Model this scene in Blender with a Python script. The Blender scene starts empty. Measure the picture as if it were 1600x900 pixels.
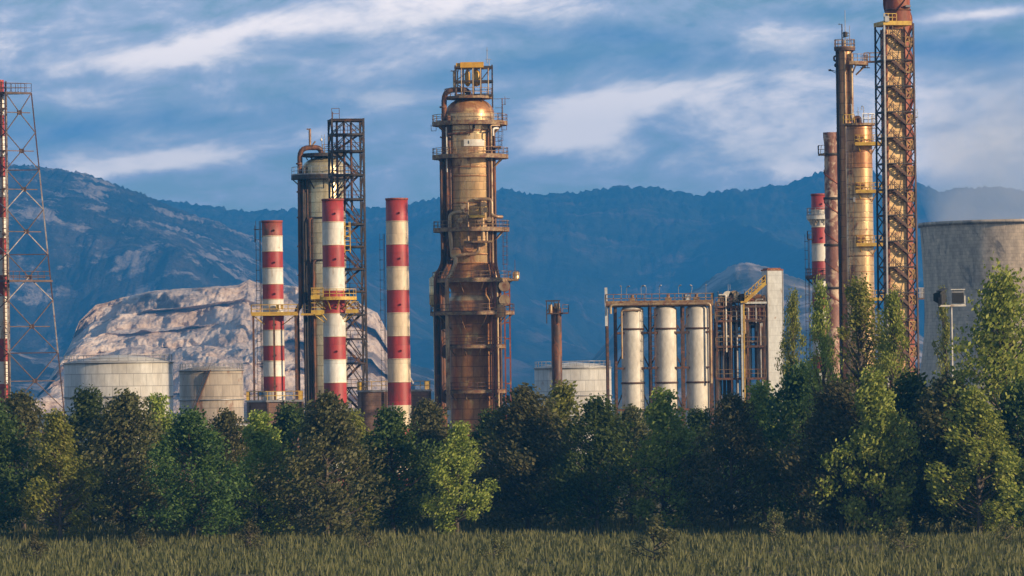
import bpy, math, random
from mathutils import Vector, noise
R = math.radians
pi = math.pi
sc = bpy.context.scene
col = sc.collection

# ------------------------------------------------------------------ camera
F, YH, H, ROLL = 7500.0, 600.0, 14.0, 0.0135      # focal length in 1600-px units, horizon row, eye height, roll
cam_d = bpy.data.cameras.new('camera'); cam = bpy.data.objects.new('camera', cam_d); col.objects.link(cam)
cam_d.sensor_width = 36; cam_d.lens = F / 1600 * 36; cam_d.clip_start = 1; cam_d.clip_end = 60000
cam_d.shift_y = (YH - 450) / 1600
cam.location = (0, 0, H)
from mathutils import Matrix
cam.rotation_euler = (Matrix.Rotation(pi/2, 3, 'X') @ Matrix.Rotation(-ROLL, 3, 'Z')).to_euler()
sc.camera = cam

# ------------------------------------------------------------------ world, sun, exposure
SUN_EL, SUN_AZ = R(17), math.atan2(0.87, -0.49)   # azimuth from +Y towards +X
sv = Vector((math.sin(SUN_AZ)*math.cos(SUN_EL), math.cos(SUN_AZ)*math.cos(SUN_EL), math.sin(SUN_EL)))
sd = bpy.data.lights.new('sun', 'SUN'); sd.energy = 5.0; sd.angle = R(0.5); sd.color = (1.0, 0.78, 0.52)
sun = bpy.data.objects.new('sun', sd); col.objects.link(sun)
sun.rotation_euler = (-sv).to_track_quat('-Z', 'Y').to_euler(); sun.location = (200, -200, 300)
sc.view_settings.view_transform = 'Standard'; sc.view_settings.look = 'None'
sc.view_settings.gamma = 1; sc.view_settings.exposure = 0.52; sc.view_settings.use_curve_mapping = False
sc.cycles.volume_bounces = 2; sc.cycles.max_bounces = 5
sc.cycles.volume_step_rate = 1.0
sc.cycles.volume_max_steps = 128

world = bpy.data.worlds.new('World'); sc.world = world; world.use_nodes = True
W = world.node_tree; W.nodes.clear()
def nd(t, kind, **kw):
    n = t.nodes.new(kind)
    for k, v in kw.items():
        setattr(n, k, v)
    return n
def link(t, a, b): t.links.new(a, b)
def mth(t, op, a, b=None, c=None, clamp=False):
    n = t.nodes.new('ShaderNodeMath'); n.operation = op; n.use_clamp = clamp
    for i, v in enumerate((a, b, c)):
        if v is None: continue
        if isinstance(v, (int, float)): n.inputs[i].default_value = v
        else: t.links.new(v, n.inputs[i])
    return n.outputs[0]
def mixc(t, f, a, b, mode='MIX'):
    n = t.nodes.new('ShaderNodeMix'); n.data_type = 'RGBA'; n.blend_type = mode
    for s, v in ((n.inputs[0], f), (n.inputs[6], a), (n.inputs[7], b)):
        if isinstance(v, (int, float)): s.default_value = v
        elif isinstance(v, tuple): s.default_value = (v[0], v[1], v[2], 1)
        else: t.links.new(v, s)
    return n.outputs[2]
sky = nd(W, 'ShaderNodeTexSky', sky_type='NISHITA', sun_disc=False, sun_elevation=SUN_EL, sun_rotation=SUN_AZ,
         altitude=100, air_density=1.0, dust_density=0.6, ozone_density=2.0)
tcw = nd(W, 'ShaderNodeTexCoord')
sep = nd(W, 'ShaderNodeSeparateXYZ'); link(W, tcw.outputs['Generated'], sep.inputs[0])
hx, hy, hz = sep.outputs
hyp = mth(W, 'SQRT', mth(W, 'ADD', mth(W, 'MULTIPLY', hx, hx), mth(W, 'MULTIPLY', hy, hy)))
U = mth(W, 'ARCTAN2', hx, hy)                       # azimuth
V = mth(W, 'DIVIDE', hz, mth(W, 'MAXIMUM', hyp, 0.001))   # tangent of the elevation
comb = nd(W, 'ShaderNodeCombineXYZ')
tilt = mth(W, 'SUBTRACT', V, mth(W, 'MULTIPLY', U, 0.10))
link(W, mth(W, 'MULTIPLY', U, F/150), comb.inputs[0]); link(W, mth(W, 'MULTIPLY', tilt, F/62), comb.inputs[1])
def wnoise(vec, scale, detail, rough, dist=0.0, seed=0.0):
    m = nd(W, 'ShaderNodeMapping'); m.inputs['Location'].default_value = (seed, seed*1.7, seed*.3)
    link(W, vec, m.inputs[0])
    n = nd(W, 'ShaderNodeTexNoise'); link(W, m.outputs[0], n.inputs['Vector'])
    n.inputs['Scale'].default_value = scale; n.inputs['Detail'].default_value = detail
    n.inputs['Roughness'].default_value = rough; n.inputs['Distortion'].default_value = dist
    return n.outputs['Fac']
n1 = wnoise(comb.outputs[0], 0.8, 7, 0.62, 0.5, 3.1)
n2 = wnoise(comb.outputs[0], 0.45, 6, 0.6, 0.3, 11.4)
def blobs(lst):
    acc = None
    for x, y, rx, ry, ang, amp in lst:
        du = mth(W, 'SUBTRACT', U, (x-800)/F); dv = mth(W, 'SUBTRACT', V, (YH-y)/F - (x-800)/F*ROLL)
        c, s = math.cos(R(ang)), math.sin(R(ang))
        a = mth(W, 'ADD', mth(W, 'MULTIPLY', du, c*F/rx), mth(W, 'MULTIPLY', dv, s*F/rx))
        b = mth(W, 'ADD', mth(W, 'MULTIPLY', du, -s*F/ry), mth(W, 'MULTIPLY', dv, c*F/ry))
        e = mth(W, 'EXPONENT', mth(W, 'MULTIPLY', mth(W, 'ADD', mth(W, 'MULTIPLY', a, a), mth(W, 'MULTIPLY', b, b)), -1.0))
        e = mth(W, 'MULTIPLY', e, amp)
        acc = e if acc is None else mth(W, 'ADD', acc, e)
    return acc
brt = blobs([(600,22,230,34,5,.75),(400,48,120,16,12,.5),(270,92,190,20,2,.5),(90,85,150,40,0,.28),(300,248,200,19,9,.75),
             (130,262,90,22,0,.5),(395,172,70,14,0,.35),(930,190,75,45,-10,.95),(860,222,80,24,0,.5),(1235,62,80,34,0,.75),
             (1260,140,160,50,5,.5),(1050,140,120,30,0,.25),(1530,26,110,10,4,.65),(1470,200,200,80,0,.38),(130,160,90,16,0,.4),
             (600,150,60,10,0,.35),(1180,215,300,70,0,.42),(1420,240,150,60,0,.3),(80,200,160,50,0,.12),(1000,150,60,22,0,.4),(560,110,260,26,8,.25),(820,20,180,24,0,.35),(650,200,220,60,0,.12)])
drk = blobs([(230,190,190,24,4,.8),(700,125,250,22,10,.7),(1130,95,230,24,3,.8),(960,50,260,22,-4,.7),(1500,78,140,24,0,.85),
             (1300,20,160,14,0,.5),(60,215,120,26,0,.6),(1560,110,90,30,0,.5),(480,75,120,14,8,.5),(1150,240,200,20,0,.3)])
n3 = wnoise(comb.outputs[0], 2.4, 8, 0.6, 0.1, 27.0)
n4 = wnoise(comb.outputs[0], 1.1, 9, 0.56, 0.15, 41.0)
def mrange(f, a, b, c=0.0, d=1.0):
    r = nd(W, 'ShaderNodeMapRange', interpolation_type='SMOOTHSTEP'); link(W, f, r.inputs[0])
    for i, v in enumerate((a, b, c, d)): r.inputs[i+1].default_value = v
    return r.outputs[0]
cover = mth(W, 'ADD', mth(W, 'ADD', mth(W, 'MULTIPLY', brt, 0.78), mth(W, 'MULTIPLY_ADD', n1, 1.3, -0.44)), mth(W, 'MULTIPLY_ADD', n4, 0.8, -0.4))
cover = mth(W, 'ADD', cover, mth(W, 'MULTIPLY', mth(W, 'ADD', n3, -0.5), 0.48))
fb = mrange(cover, 0.03, 0.46, 0.0, 0.92)           # how much cloud
fl = mrange(cover, 0.34, 0.92)                      # how sunlit the cloud is
fd = mth(W, 'MULTIPLY', drk, mth(W, 'MULTIPLY_ADD', n4, 2.6, -0.4, clamp=True), clamp=True)
skyc = mixc(W, 1.0, sky.outputs[0], (0.86, 0.93, 0.95), 'MULTIPLY')
skyc = mixc(W, mrange(V, 0.03, 0.10, 0.42, 0.12), skyc, (6.6, 8.0, 9.6))
SK = 0.075                                          # sky strength; clouds below are in the same physical units
c0 = mixc(W, mth(W, 'MULTIPLY', fd, 0.8), skyc, (1.0, 2.6, 5.6))
fb = mth(W, 'MULTIPLY', fb, mth(W, 'MULTIPLY_ADD', fd, -0.75, 1.0))
fb = mth(W, 'MULTIPLY', fb, mrange(V, 0.12, 0.5, 1.0, 0.15))
cl = mixc(W, fl, (7.8, 7.9, 9.4), (24.0, 19.8, 17.0))
c1 = mixc(W, fb, c0, cl)
bg = nd(W, 'ShaderNodeBackground'); link(W, c1, bg.inputs[0]); bg.inputs[1].default_value = SK
wo = nd(W, 'ShaderNodeOutputWorld'); link(W, bg.outputs[0], wo.inputs[0])

# ------------------------------------------------------------------ pixel -> world helpers
CR, SR = math.cos(ROLL), math.sin(ROLL)
def P(px, py, Y):
    dx, dy = px-800, YH-py
    a, b = dx*CR + dy*SR, -dx*SR + dy*CR
    return Vector((a*Y/F, Y, H + b*Y/F))

# ------------------------------------------------------------------ materials
def mat(name, c1, c2=None, scale=1.0, stretch=(1,1,1), rough=0.6, metal=0.0, thr=0.5, soft=0.15, c3=None, c3scale=0.3, c3thr=0.6,
        seam=None, vseam=0, seamk=.65, bump=0.0, detail=6, spec=0.5):
    m = bpy.data.materials.new(name); m.use_nodes = True; t = m.node_tree; b = t.nodes['Principled BSDF']
    b.inputs['Roughness'].default_value = rough; b.inputs['Metallic'].default_value = metal
    b.inputs['Specular IOR Level'].default_value = spec
    if c2 is None:
        c2 = tuple(x*0.72 for x in c1)
    tc = nd(t, 'ShaderNodeTexCoord'); mp = nd(t, 'ShaderNodeMapping'); mp.inputs['Scale'].default_value = stretch
    link(t, tc.outputs['Object'], mp.inputs[0])
    def noi(sca, det=detail, vec=None, dist=0.0):
        n = nd(t, 'ShaderNodeTexNoise'); link(t, vec or mp.outputs[0], n.inputs['Vector'])
        n.inputs['Scale'].default_value = sca; n.inputs['Detail'].default_value = det; n.inputs['Roughness'].default_value = 0.62
        n.inputs['Distortion'].default_value = dist
        return n.outputs['Fac']
    def step(f, th, so):
        r = nd(t, 'ShaderNodeMapRange', interpolation_type='SMOOTHSTEP'); link(t, f, r.inputs[0])
        r.inputs[1].default_value = th-so; r.inputs[2].default_value = th+so
        return r.outputs[0]
    f1 = noi(scale)
    c = mixc(t, step(f1, thr, soft), c1, c2)
    rv = None
    if c3:
        mp2 = nd(t, 'ShaderNodeMapping'); mp2.inputs['Location'].default_value = (7.3, 1.1, 4.2)
        mp2.inputs['Scale'].default_value = (stretch[0], stretch[1], stretch[2]*1.6)
        link(t, tc.outputs['Object'], mp2.inputs[0])
        f3 = step(noi(c3scale, 8, mp2.outputs[0], 0.6), c3thr, 0.06)
        c = mixc(t, f3, c, c3)
        rv = f3
    # fine grime
    fg = noi(scale*7, 4)
    g = nd(t, 'ShaderNodeMapRange'); link(t, fg, g.inputs[0]); g.inputs[1].default_value = .25; g.inputs[2].default_value = .75
    g.inputs[3].default_value = 0.78; g.inputs[4].default_value = 1.15
    gc = nd(t, 'ShaderNodeCombineColor'); [link(t, g.outputs[0], gc.inputs[i]) for i in range(3)]
    c = mixc(t, 1.0, c, gc.outputs[0], 'MULTIPLY')
    bh = f1
    if seam:
        sp = nd(t, 'ShaderNodeSeparateXYZ'); link(t, tc.outputs['Object'], sp.inputs[0])
        fr = mth(t, 'FRACT', mth(t, 'DIVIDE', sp.outputs[2], seam))
        s1 = mth(t, 'LESS_THAN', fr, 0.13 / seam * 0.8 if seam > 1 else 0.08)
        if vseam:
            rowi = mth(t, 'FLOOR', mth(t, 'DIVIDE', sp.outputs[2], seam))
            an = mth(t, 'ADD', mth(t, 'MULTIPLY', mth(t, 'ARCTAN2', sp.outputs[1], sp.outputs[0]), vseam/(2*pi)), mth(t, 'MULTIPLY', rowi, 0.5))
            fa = mth(t, 'FRACT', an)
            s2 = mth(t, 'LESS_THAN', fa, 0.045)
            s1 = mth(t, 'MAXIMUM', s1, mth(t, 'MULTIPLY', s2, 0.7))
            # panel to panel tone
            wn = nd(t, 'ShaderNodeTexWhiteNoise', noise_dimensions='2D'); cb = nd(t, 'ShaderNodeCombineXYZ')
            link(t, mth(t, 'FLOOR', an), cb.inputs[0]); link(t, rowi, cb.inputs[1]); link(t, cb.outputs[0], wn.inputs['Vector'])
            pv = mth(t, 'MULTIPLY_ADD', wn.outputs['Value'], 0.28, 0.86)
            pc = nd(t, 'ShaderNodeCombineColor'); [link(t, pv, pc.inputs[i]) for i in range(3)]
            c = mixc(t, 1.0, c, pc.outputs[0], 'MULTIPLY')
        c = mixc(t, mth(t, 'MULTIPLY', s1, seamk), c, tuple(x*0.28 for x in c2))
        bh = mth(t, 'SUBTRACT', bh, mth(t, 'MULTIPLY', s1, 0.4))
    link(t, c, b.inputs['Base Color'])
    rn = nd(t, 'ShaderNodeMapRange'); link(t, f1, rn.inputs[0]); rn.inputs[1].default_value = .3; rn.inputs[2].default_value = .7
    rn.inputs[3].default_value = max(rough-.12, .05); rn.inputs[4].default_value = min(rough+.12, 1)
    ro = rn.outputs[0]
    if rv is not None and metal > 0:
        ro = mth(t, 'MULTIPLY_ADD', rv, 0.35, ro, clamp=True)
        link(t, mth(t, 'MULTIPLY_ADD', rv, -metal*0.9, metal), b.inputs['Metallic'])
    link(t, ro, b.inputs['Roughness'])
    if bump:
        bn = nd(t, 'ShaderNodeBump'); bn.inputs['Strength'].default_value = bump; bn.inputs['Distance'].default_value = 0.05
        link(t, bh, bn.inputs['Height']); link(t, bn.outputs[0], b.inputs['Normal'])
    return m
RUST = (0.17, 0.062, 0.025)
M = {}
M['clad_gold'] = mat('gold_cladding', (0.74,0.52,0.27), (0.52,0.31,0.14), .35, (1,1,.35), .29, .5, c3=(.26,.11,.045), c3scale=.45, c3thr=.60, seam=1.15, vseam=18, bump=.25)
M['clad_rust'] = mat('rusty_cladding', (0.50,0.23,0.085), (0.31,0.125,0.045), .5, (1,1,.5), .40, .3, c3=(0.5,0.33,0.14), c3scale=.5, c3thr=.6, seam=1.5, vseam=12, bump=.25)
M['clad_pale'] = mat('pale_cladding', (0.62,0.51,0.30), (0.48,0.38,0.21), .4, (1,1,.4), .29, .5, c3=(.2,.13,.07), c3scale=.4, c3thr=.66, seam=1.4, vseam=16, bump=.25)
M['rust_paint'] = mat('rust_red_paint', (0.30,0.075,0.032), (0.17,0.05,0.025), .6, (1,1,.4), .6, .1, c3=(.4,.2,.09), c3scale=.8, c3thr=.6, bump=.2)
M['rust_pipe'] = mat('rusty_pipe', (0.11,0.048,0.027), (0.06,0.032,0.022), .8, (1,1,.3), .55, .25, c3=(.22,.08,.03), c3scale=.9, c3thr=.55)
M['tan_pipe'] = mat('tan_lagged_pipe', (0.46,0.33,0.18), (0.27,0.15,0.08), .8, (1,1,.5), .42, .35, c3=RUST, c3scale=1.0, c3thr=.62)
M['steel'] = mat('rusty_steel', (0.11,0.058,0.035), (0.06,0.035,0.025), 1.2, rough=.75, c3=(.17,.065,.028), c3scale=1.4, c3thr=.55)
M['dark_steel'] = mat('dark_steel', (0.055,0.04,0.032), (0.03,0.025,0.022), 1.2, rough=.75, c3=(.1,.045,.025), c3scale=1.2, c3thr=.6)
M['deck_tan'] = mat('weathered_deck_paint', (0.33,0.22,0.10), (0.17,0.09,0.045), 1.5, rough=.65, c3=RUST, c3scale=1.5, c3thr=.55)
M['yellow'] = mat('yellow_paint', (0.62,0.40,0.05), (0.45,0.25,0.04), 1.5, rough=.55, c3=(.2,.09,.03), c3scale=2.5, c3thr=.66)
M['yellow_faded'] = mat('faded_yellow_paint', (0.48,0.30,0.07), (0.30,0.15,0.05), 1.2, rough=.6, c3=(.2,.09,.03), c3scale=1.6, c3thr=.55)
M['yellow_rich'] = mat('orange_yellow_paint', (0.68,0.36,0.02), (0.55,0.27,0.02), 1.0, rough=.5)
M['red'] = mat('red_paint', (0.42,0.040,0.035), (0.30,0.035,0.03), .5, (1,1,.25), .5, c3=(.17,.05,.03), c3scale=.6, c3thr=.62, seam=2.4, vseam=4, seamk=.2)
M['red_worn'] = mat('worn_red_paint', (0.32,0.06,0.04), (0.22,0.06,0.035), .7, (1,1,.3), .6, c3=(.12,.06,.04), c3scale=.9, c3thr=.55)
M['white'] = mat('white_paint', (0.72,0.68,0.60), (0.62,0.56,0.47), .5, (1,1,.3), .5, c3=(.40,.28,.18), c3scale=.8, c3thr=.63, seam=2.4, vseam=4, seamk=.15)
M['cream'] = mat('cream_paint', (0.70,0.56,0.38), (0.60,0.46,0.30), .5, (1,1,.3), .5, c3=(.45,.28,.16), c3scale=.8, c3thr=.64, seam=2.4, vseam=4, seamk=.15)
M['peel'] = mat('peeling_paint', (0.27,0.13,0.095), (0.17,0.065,0.045), .9, (1,1,.45), .7, thr=.5, c3=(.55,.40,.28), c3scale=.8, c3thr=.53, bump=.3)
M['tan_panel'] = mat('tan_sheet_panels', (0.82,0.55,0.24), (0.60,0.37,0.15), .9, (1,1,.35), .6, c3=(.33,.16,.07), c3scale=1.3, c3thr=.58, seam=1.08, bump=.2)
M['pale_metal'] = mat('pale_sheet_metal', (0.60,0.60,0.57), (0.50,0.49,0.46), .5, (1,1,.3), .5, c3=(.3,.2,.13), c3scale=.9, c3thr=.64, seam=1.0, seamk=.22, bump=.15)
M['drum'] = mat('chalky_drum_paint', (0.66,0.60,0.50), (0.50,0.44,0.35), .5, (1,1,.4), .55, c3=(.28,.17,.1), c3scale=.6, c3thr=.64)
M['galv'] = mat('galvanised_steel', (0.36,0.35,0.34), (0.26,0.24,0.23), 1.5, rough=.5, metal=.4)
M['red_steel'] = mat('red_lattice_paint', (0.11,0.055,0.045), (0.06,0.037,0.033), 1.2, rough=.65, c3=(.09,.05,.04), c3scale=1.2, c3thr=.6)
M['white_steel'] = mat('white_lattice_paint', (0.42,0.39,0.36), (0.25,0.2,0.18), 1.2, rough=.65, c3=(.25,.12,.08), c3scale=2, c3thr=.58)
M['bark'] = mat('bark', (0.11,0.08,0.055), (0.06,0.045,0.03), 3, (1,1,.3), .9)
M['black'] = mat('black_housing', (0.02,0.02,0.022), (0.03,0.03,0.03), 2, rough=.8)
M['brick'] = mat('sooty_brick', (0.24,0.13,0.09), (0.16,0.10,0.07), .8, rough=.85, seam=.6, vseam=0)
M['concrete_grey'] = mat('grey_concrete', (0.34,0.31,0.27), (0.24,0.22,0.19), .4, rough=.85, bump=.2)

# ------------------------------------------------------------------ mesh builder
class MB:
    def __init__(s): s.v = []; s.f = []; s.mi = []; s.m = 0; s.smooth = []
    def add(s, vs, fs, smooth=False):
        o = len(s.v); s.v += [tuple(v) for v in vs]
        s.f += [tuple(i+o for i in f) for f in fs]; s.mi += [s.m]*len(fs); s.smooth += [smooth]*len(fs)
    def box(s, x0, x1, y0, y1, z0, z1):
        s.add([(x0,y0,z0),(x1,y0,z0),(x1,y1,z0),(x0,y1,z0),(x0,y0,z1),(x1,y0,z1),(x1,y1,z1),(x0,y1,z1)],
              [(0,3,2,1),(4,5,6,7),(0,1,5,4),(1,2,6,5),(2,3,7,6),(3,0,4,7)])
    def bar(s, a, b, w=.1, h=None):
        a, b = Vector(a), Vector(b); d = b-a
        if d.length < 1e-6: return
        h = h or w; d.normalize()
        up = Vector((0,0,1)) if abs(d.z) < .95 else Vector((0,1,0))
        x = d.cross(up).normalized()*w/2; y = x.cross(d).normalized()*h/2
        s.add([a-x-y,a+x-y,a+x+y,a-x+y,b-x-y,b+x-y,b+x+y,b-x+y], [(0,1,2,3),(7,6,5,4),(0,4,5,1),(1,5,6,2),(2,6,7,3),(3,7,4,0)])
    def tube(s, pts, r, seg=10, caps=True):
        pts = [Vector(p) for p in pts]; rings = []; n = len(pts)
        ref = None
        for i, p in enumerate(pts):
            d = (pts[min(i+1,n-1)] - pts[max(i-1,0)]).normalized()
            if ref is None:
                ref = Vector((0,0,1)) if abs(d.z) < .9 else Vector((0,1,0))
            x = d.cross(ref).normalized(); y = d.cross(x).normalized(); ref = -y if False else x.cross(d).normalized()
            rr = r[i] if isinstance(r, (list, tuple)) else r
            rings.append([p + x*math.cos(2*pi*k/seg)*rr + ref*math.sin(2*pi*k/seg)*rr for k in range(seg)])
        vs = [v for g in rings for v in g]; fs = []
        for i in range(n-1):
            for k in range(seg):
                a, b = i*seg+k, i*seg+(k+1)%seg
                fs.append((a, b, b+seg, a+seg))
        s.add(vs, fs, True)
        if caps:
            s.add(rings[0], [tuple(range(seg))[::-1]]); s.add(rings[-1], [tuple(range(seg))])
    def pipe(s, pts, r, seg=10, bend=None):       # tube with rounded corners
        pts = [Vector(p) for p in pts]; bend = bend or r*2.5; out = [pts[0]]
        for i in range(1, len(pts)-1):
            a, b, c = pts[i-1], pts[i], pts[i+1]
            t = min(bend, (a-b).length*.49, (c-b).length*.49)
            p, q = b+(a-b).normalized()*t, b+(c-b).normalized()*t
            for k in range(6):
                u = k/5; out.append(p*(1-u)**2 + b*2*u*(1-u) + q*u*u)
        out.append(pts[-1]); s.tube(out, r, seg)
    def lathe(s, prof, seg=48, c=(0,0), smooth=True, mats=None):
        vs = []; fs = []
        for r, z in prof:
            for k in range(seg):
                a = 2*pi*k/seg; vs.append((c[0]+r*math.cos(a), c[1]+r*math.sin(a), z))
        if mats is None:
            for i in range(len(prof)-1):
                for k in range(seg):
                    a, b = i*seg+k, i*seg+(k+1)%seg; fs.append((a,b,b+seg,a+seg))
            s.add(vs, fs, smooth)
        else:
            o = len(s.v); s.v += vs
            for i in range(len(prof)-1):
                for k in range(seg):
                    a, b = o+i*seg+k, o+i*seg+(k+1)%seg; s.f.append((a,b,b+seg,a+seg)); s.mi.append(mats[i]); s.smooth.append(smooth)
    def arc_deck(s, ri, ro, z, a0=0, a1=2*pi, th=.3, seg=32, c=(0,0)):
        n = max(3, int(seg*(a1-a0)/(2*pi))); vs = []; fs = []
        for k in range(n+1):
            a = a0+(a1-a0)*k/n; cx, sy = math.cos(a), math.sin(a)
            for r, zz in ((ri,z),(ro,z),(ro,z-th),(ri,z-th)): vs.append((c[0]+r*cx, c[1]+r*sy, zz))
        for k in range(n):
            o = k*4
            for j in range(4):
                fs.append((o+j, o+(j+1)%4, o+4+(j+1)%4, o+4+j))
        fs.append((0,3,2,1)); fs.append((n*4, n*4+1, n*4+2, n*4+3))
        s.add(vs, fs)
    def arc_rail(s, r, z, a0=0, a1=2*pi, hgt=1.1, n=16, w=.06, c=(0,0), mids=(.55,1.1)):
        n = max(2, int(n*(a1-a0)/(2*pi)+.5)); pts = [(c[0]+r*math.cos(a0+(a1-a0)*k/n), c[1]+r*math.sin(a0+(a1-a0)*k/n)) for k in range(n+1)]
        for x, y in pts: s.bar((x,y,z), (x,y,z+hgt), w)
        for m in mids:
            for p, q in zip(pts, pts[1:]): s.bar((*p, z+m*hgt/1.1), (*q, z+m*hgt/1.1), w)
    def rail(s, pts, z, hgt=1.1, w=.06, gap=1.4):
        for p, q in zip(pts, pts[1:]):
            p, q = Vector((*p, 0)), Vector((*q, 0)); L = (q-p).length; n = max(1, round(L/gap))
            for k in range(n+1):
                o = p.lerp(q, k/n); s.bar((o.x,o.y,z), (o.x,o.y,z+hgt), w)
            for m in (.5, 1): s.bar((p.x,p.y,z+hgt*m), (q.x,q.y,z+hgt*m), w)
    def ladder(s, x, y, z0, z1, w=.45, t=.06, cage=True, step=.6, dirn=(0,-1)):
        px, py = -dirn[1], dirn[0]
        for e in (-1, 1): s.bar((x+px*w/2*e, y+py*w/2*e, z0), (x+px*w/2*e, y+py*w/2*e, z1), t)
        z = z0+.3
        while z < z1: s.bar((x-px*w/2,y-py*w/2,z), (x+px*w/2,y+py*w/2,z), t*.7); z += step
        if cage:
            cr = .4; z = z0+2.0; ang = [R(-110+220*k/6) for k in range(7)]
            pt = [(x+dirn[0]*(.28+cr*math.cos(a))+px*cr*math.sin(a), y+dirn[1]*(.28+cr*math.cos(a))+py*cr*math.sin(a)) for a in ang]
            while z < z1:
                for p, q in zip(pt, pt[1:]): s.bar((*p,z), (*q,z), t*.8)
                z += 1.3
            for k in (0,2,4,6): s.bar((*pt[k], z0+2), (*pt[k], z1), t*.6)
    def build(s, name, mats, parent=None):
        me = bpy.data.meshes.new(name); me.from_pydata(s.v, [], s.f); me.update()
        if not isinstance(mats, (list, tuple)): mats = [mats]
        for m in mats: me.materials.append(m)
        me.polygons.foreach_set('material_index', [min(i, len(mats)-1) for i in s.mi])
        me.polygons.foreach_set('use_smooth', s.smooth)
        o = bpy.data.objects.new(name, me); col.objects.link(o)
        if parent: o.parent = parent
        return o
def tag(o, label, cat, group=None, kind=None):
    if label: o['label'] = label
    if cat: o['category'] = cat
    if group: o['group'] = group
    if kind: o['kind'] = kind
    return o
def root(name, label, cat, loc, rz=0, group=None):
    o = bpy.data.objects.new(name, None); col.objects.link(o); o.empty_display_size = 1
    o.location = loc; o.rotation_euler = (0,0,rz)
    return tag(o, label, cat, group)
def copy_tree(o, parent=None):
    c = o.copy(); col.objects.link(c)
    if parent: c.parent = parent
    for ch in list(o.children): copy_tree(ch, c)
    return c
class T:            # frame of one tower: pixel columns/rows of the photograph to metres from its base
    def __init__(s, cx, cy, Y): s.cx, s.Y, s.s = cx, Y, Y/F; p = P(cx, cy, Y); s.X0 = p.x
    def loc(s): return (s.X0, s.Y, 0)
    def z(s, py, px=None, dy=0): return P(s.cx if px is None else px, py, s.Y+dy).z
    def x(s, px, py, dy=0): return P(px, py, s.Y+dy).x - s.X0
def platform(parent, ri, ro, z, a0=0, a1=2*pi, m='deck_tan', rm=None, hgt=1.1, n=20, th=.42, brackets=6, c=(0,0), w=.07):
    mb = MB(); mb.arc_deck(ri, ro, z, a0, a1, th, 40, c)
    for k in range(brackets):
        a = a0+(a1-a0)*(k+.5)/brackets; cc, ss = math.cos(a), math.sin(a)
        mb.bar((c[0]+ro*.95*cc, c[1]+ro*.95*ss, z-th), (c[0]+ri*cc, c[1]+ri*ss, z-th-(ro-ri)*.8), .14)
    d = mb.build('platform', M[m], parent)
    rb = MB(); rb.arc_rail(ro-.06, z, a0, a1, hgt, n, w, c)
    rb.arc_deck(ro-.03, ro+.005, z+.16, a0, a1, .16, 40, c)
    rb.build('railing', M[rm or m], d)
    return d
def rings(name, m, parent, r, zs, ext=.05, hh=.05, seg=48, taper=None):
    for zz in zs:
        rr = taper(zz) if taper else r
        b = MB(); b.lathe([(rr-.02,zz-hh),(rr+ext,zz-hh),(rr+ext,zz+hh),(rr-.02,zz+hh)], seg); b.build(name, M[m] if isinstance(m, str) else m, parent)
def antenna(parent, x, y, z0, z1, m='galv', r=.045, arms=()):
    mb = MB(); mb.tube([(x,y,z0),(x,y,z1)], [r*1.3, r*.7], 6)
    for za, xl, xr in arms: mb.bar((x+xl,y,za), (x+xr,y,za), .06)
    return mb.build('antenna', M[m], parent)
def dome(r, z, hgt, n=10): return [(r*math.cos(a), z+hgt*math.sin(a)) for a in [pi/2*k/n for k in range(n+1)]]

# ================================================================== SETTING
def pl(tbl, x):                                     # piecewise-linear profile
    if x <= tbl[0][0]: return tbl[0][1]
    for (a, b), (c, d) in zip(tbl, tbl[1:]):
        if x <= c:
            u = (x-a)/(c-a); return b+(d-b)*u
    return tbl[-1][1]
def fbm(x, y, z=0, o=5): return noise.fractal(Vector((x, y, z)), 1.0, 2.1, o, noise_basis='PERLIN_ORIGINAL')
def terrain(name, prof, Y0, Y1, Yback, m, px0, px1, nx, ny, amp, fs, rid=1.0, exp=1.1, seed=0, jag=0.0):
    # prof: (photo column, photo row) of the ridge seen at distance Y1; foot at Y0; falls away behind
    vs = []; fs_ = []; tot = ny+10
    for i in range(nx+1):
        px = px0+(px1-px0)*i/nx
        py = pl(prof, px); r = P(px, py, Y1)
        for j in range(tot+1):
            if j <= ny: t = j/ny; Y = Y0+(Y1-Y0)*t; env = t**exp
            else: t = (j-ny)/10; Y = Y1+(Yback-Y1)*t; env = 1-t
            X = r.x + (px-800)*0.0
            q = (X*fs, Y*fs)
            n = fbm(q[0]+seed, q[1]*.55+seed, 0.3, 6)
            rg = 1-abs(noise.noise(Vector((X*fs*1.1+seed*2, Y*fs*.35, 1.7))))*2
            side = 6.75*env*max(0, 1-env)**2
            z = r.z*env + amp*side*(n*1.0 + rid*(rg-.6)*.9) + amp*.05*n*env
            if jag: z += jag*env*(.5*noise.noise(Vector((X*.03, Y*.02, seed)))+.6*noise.noise(Vector((X*.13, Y*.05, seed)))+.8*noise.noise(Vector((X*.31, Y*.09, seed))))
            if j < ny:                              # spurs never stand above the crest behind them
                pq = X*F/Y+800; zm = P(pq, pl(prof, pq), Y).z*(.985 if t < .93 else .97+.03*t)
                if z > zm: z = zm-(z-zm)*.5
            vs.append((X, Y, max(z, -1) if env > 0 else -0.5))
    for i in range(nx):
        for j in range(tot):
            a = i*(tot+1)+j; fs_.append((a, a+tot+1, a+tot+2, a+1))
    mb = MB(); mb.add(vs, fs_, True)
    return tag(mb.build(name, m, None), None, None, kind='structure')
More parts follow.
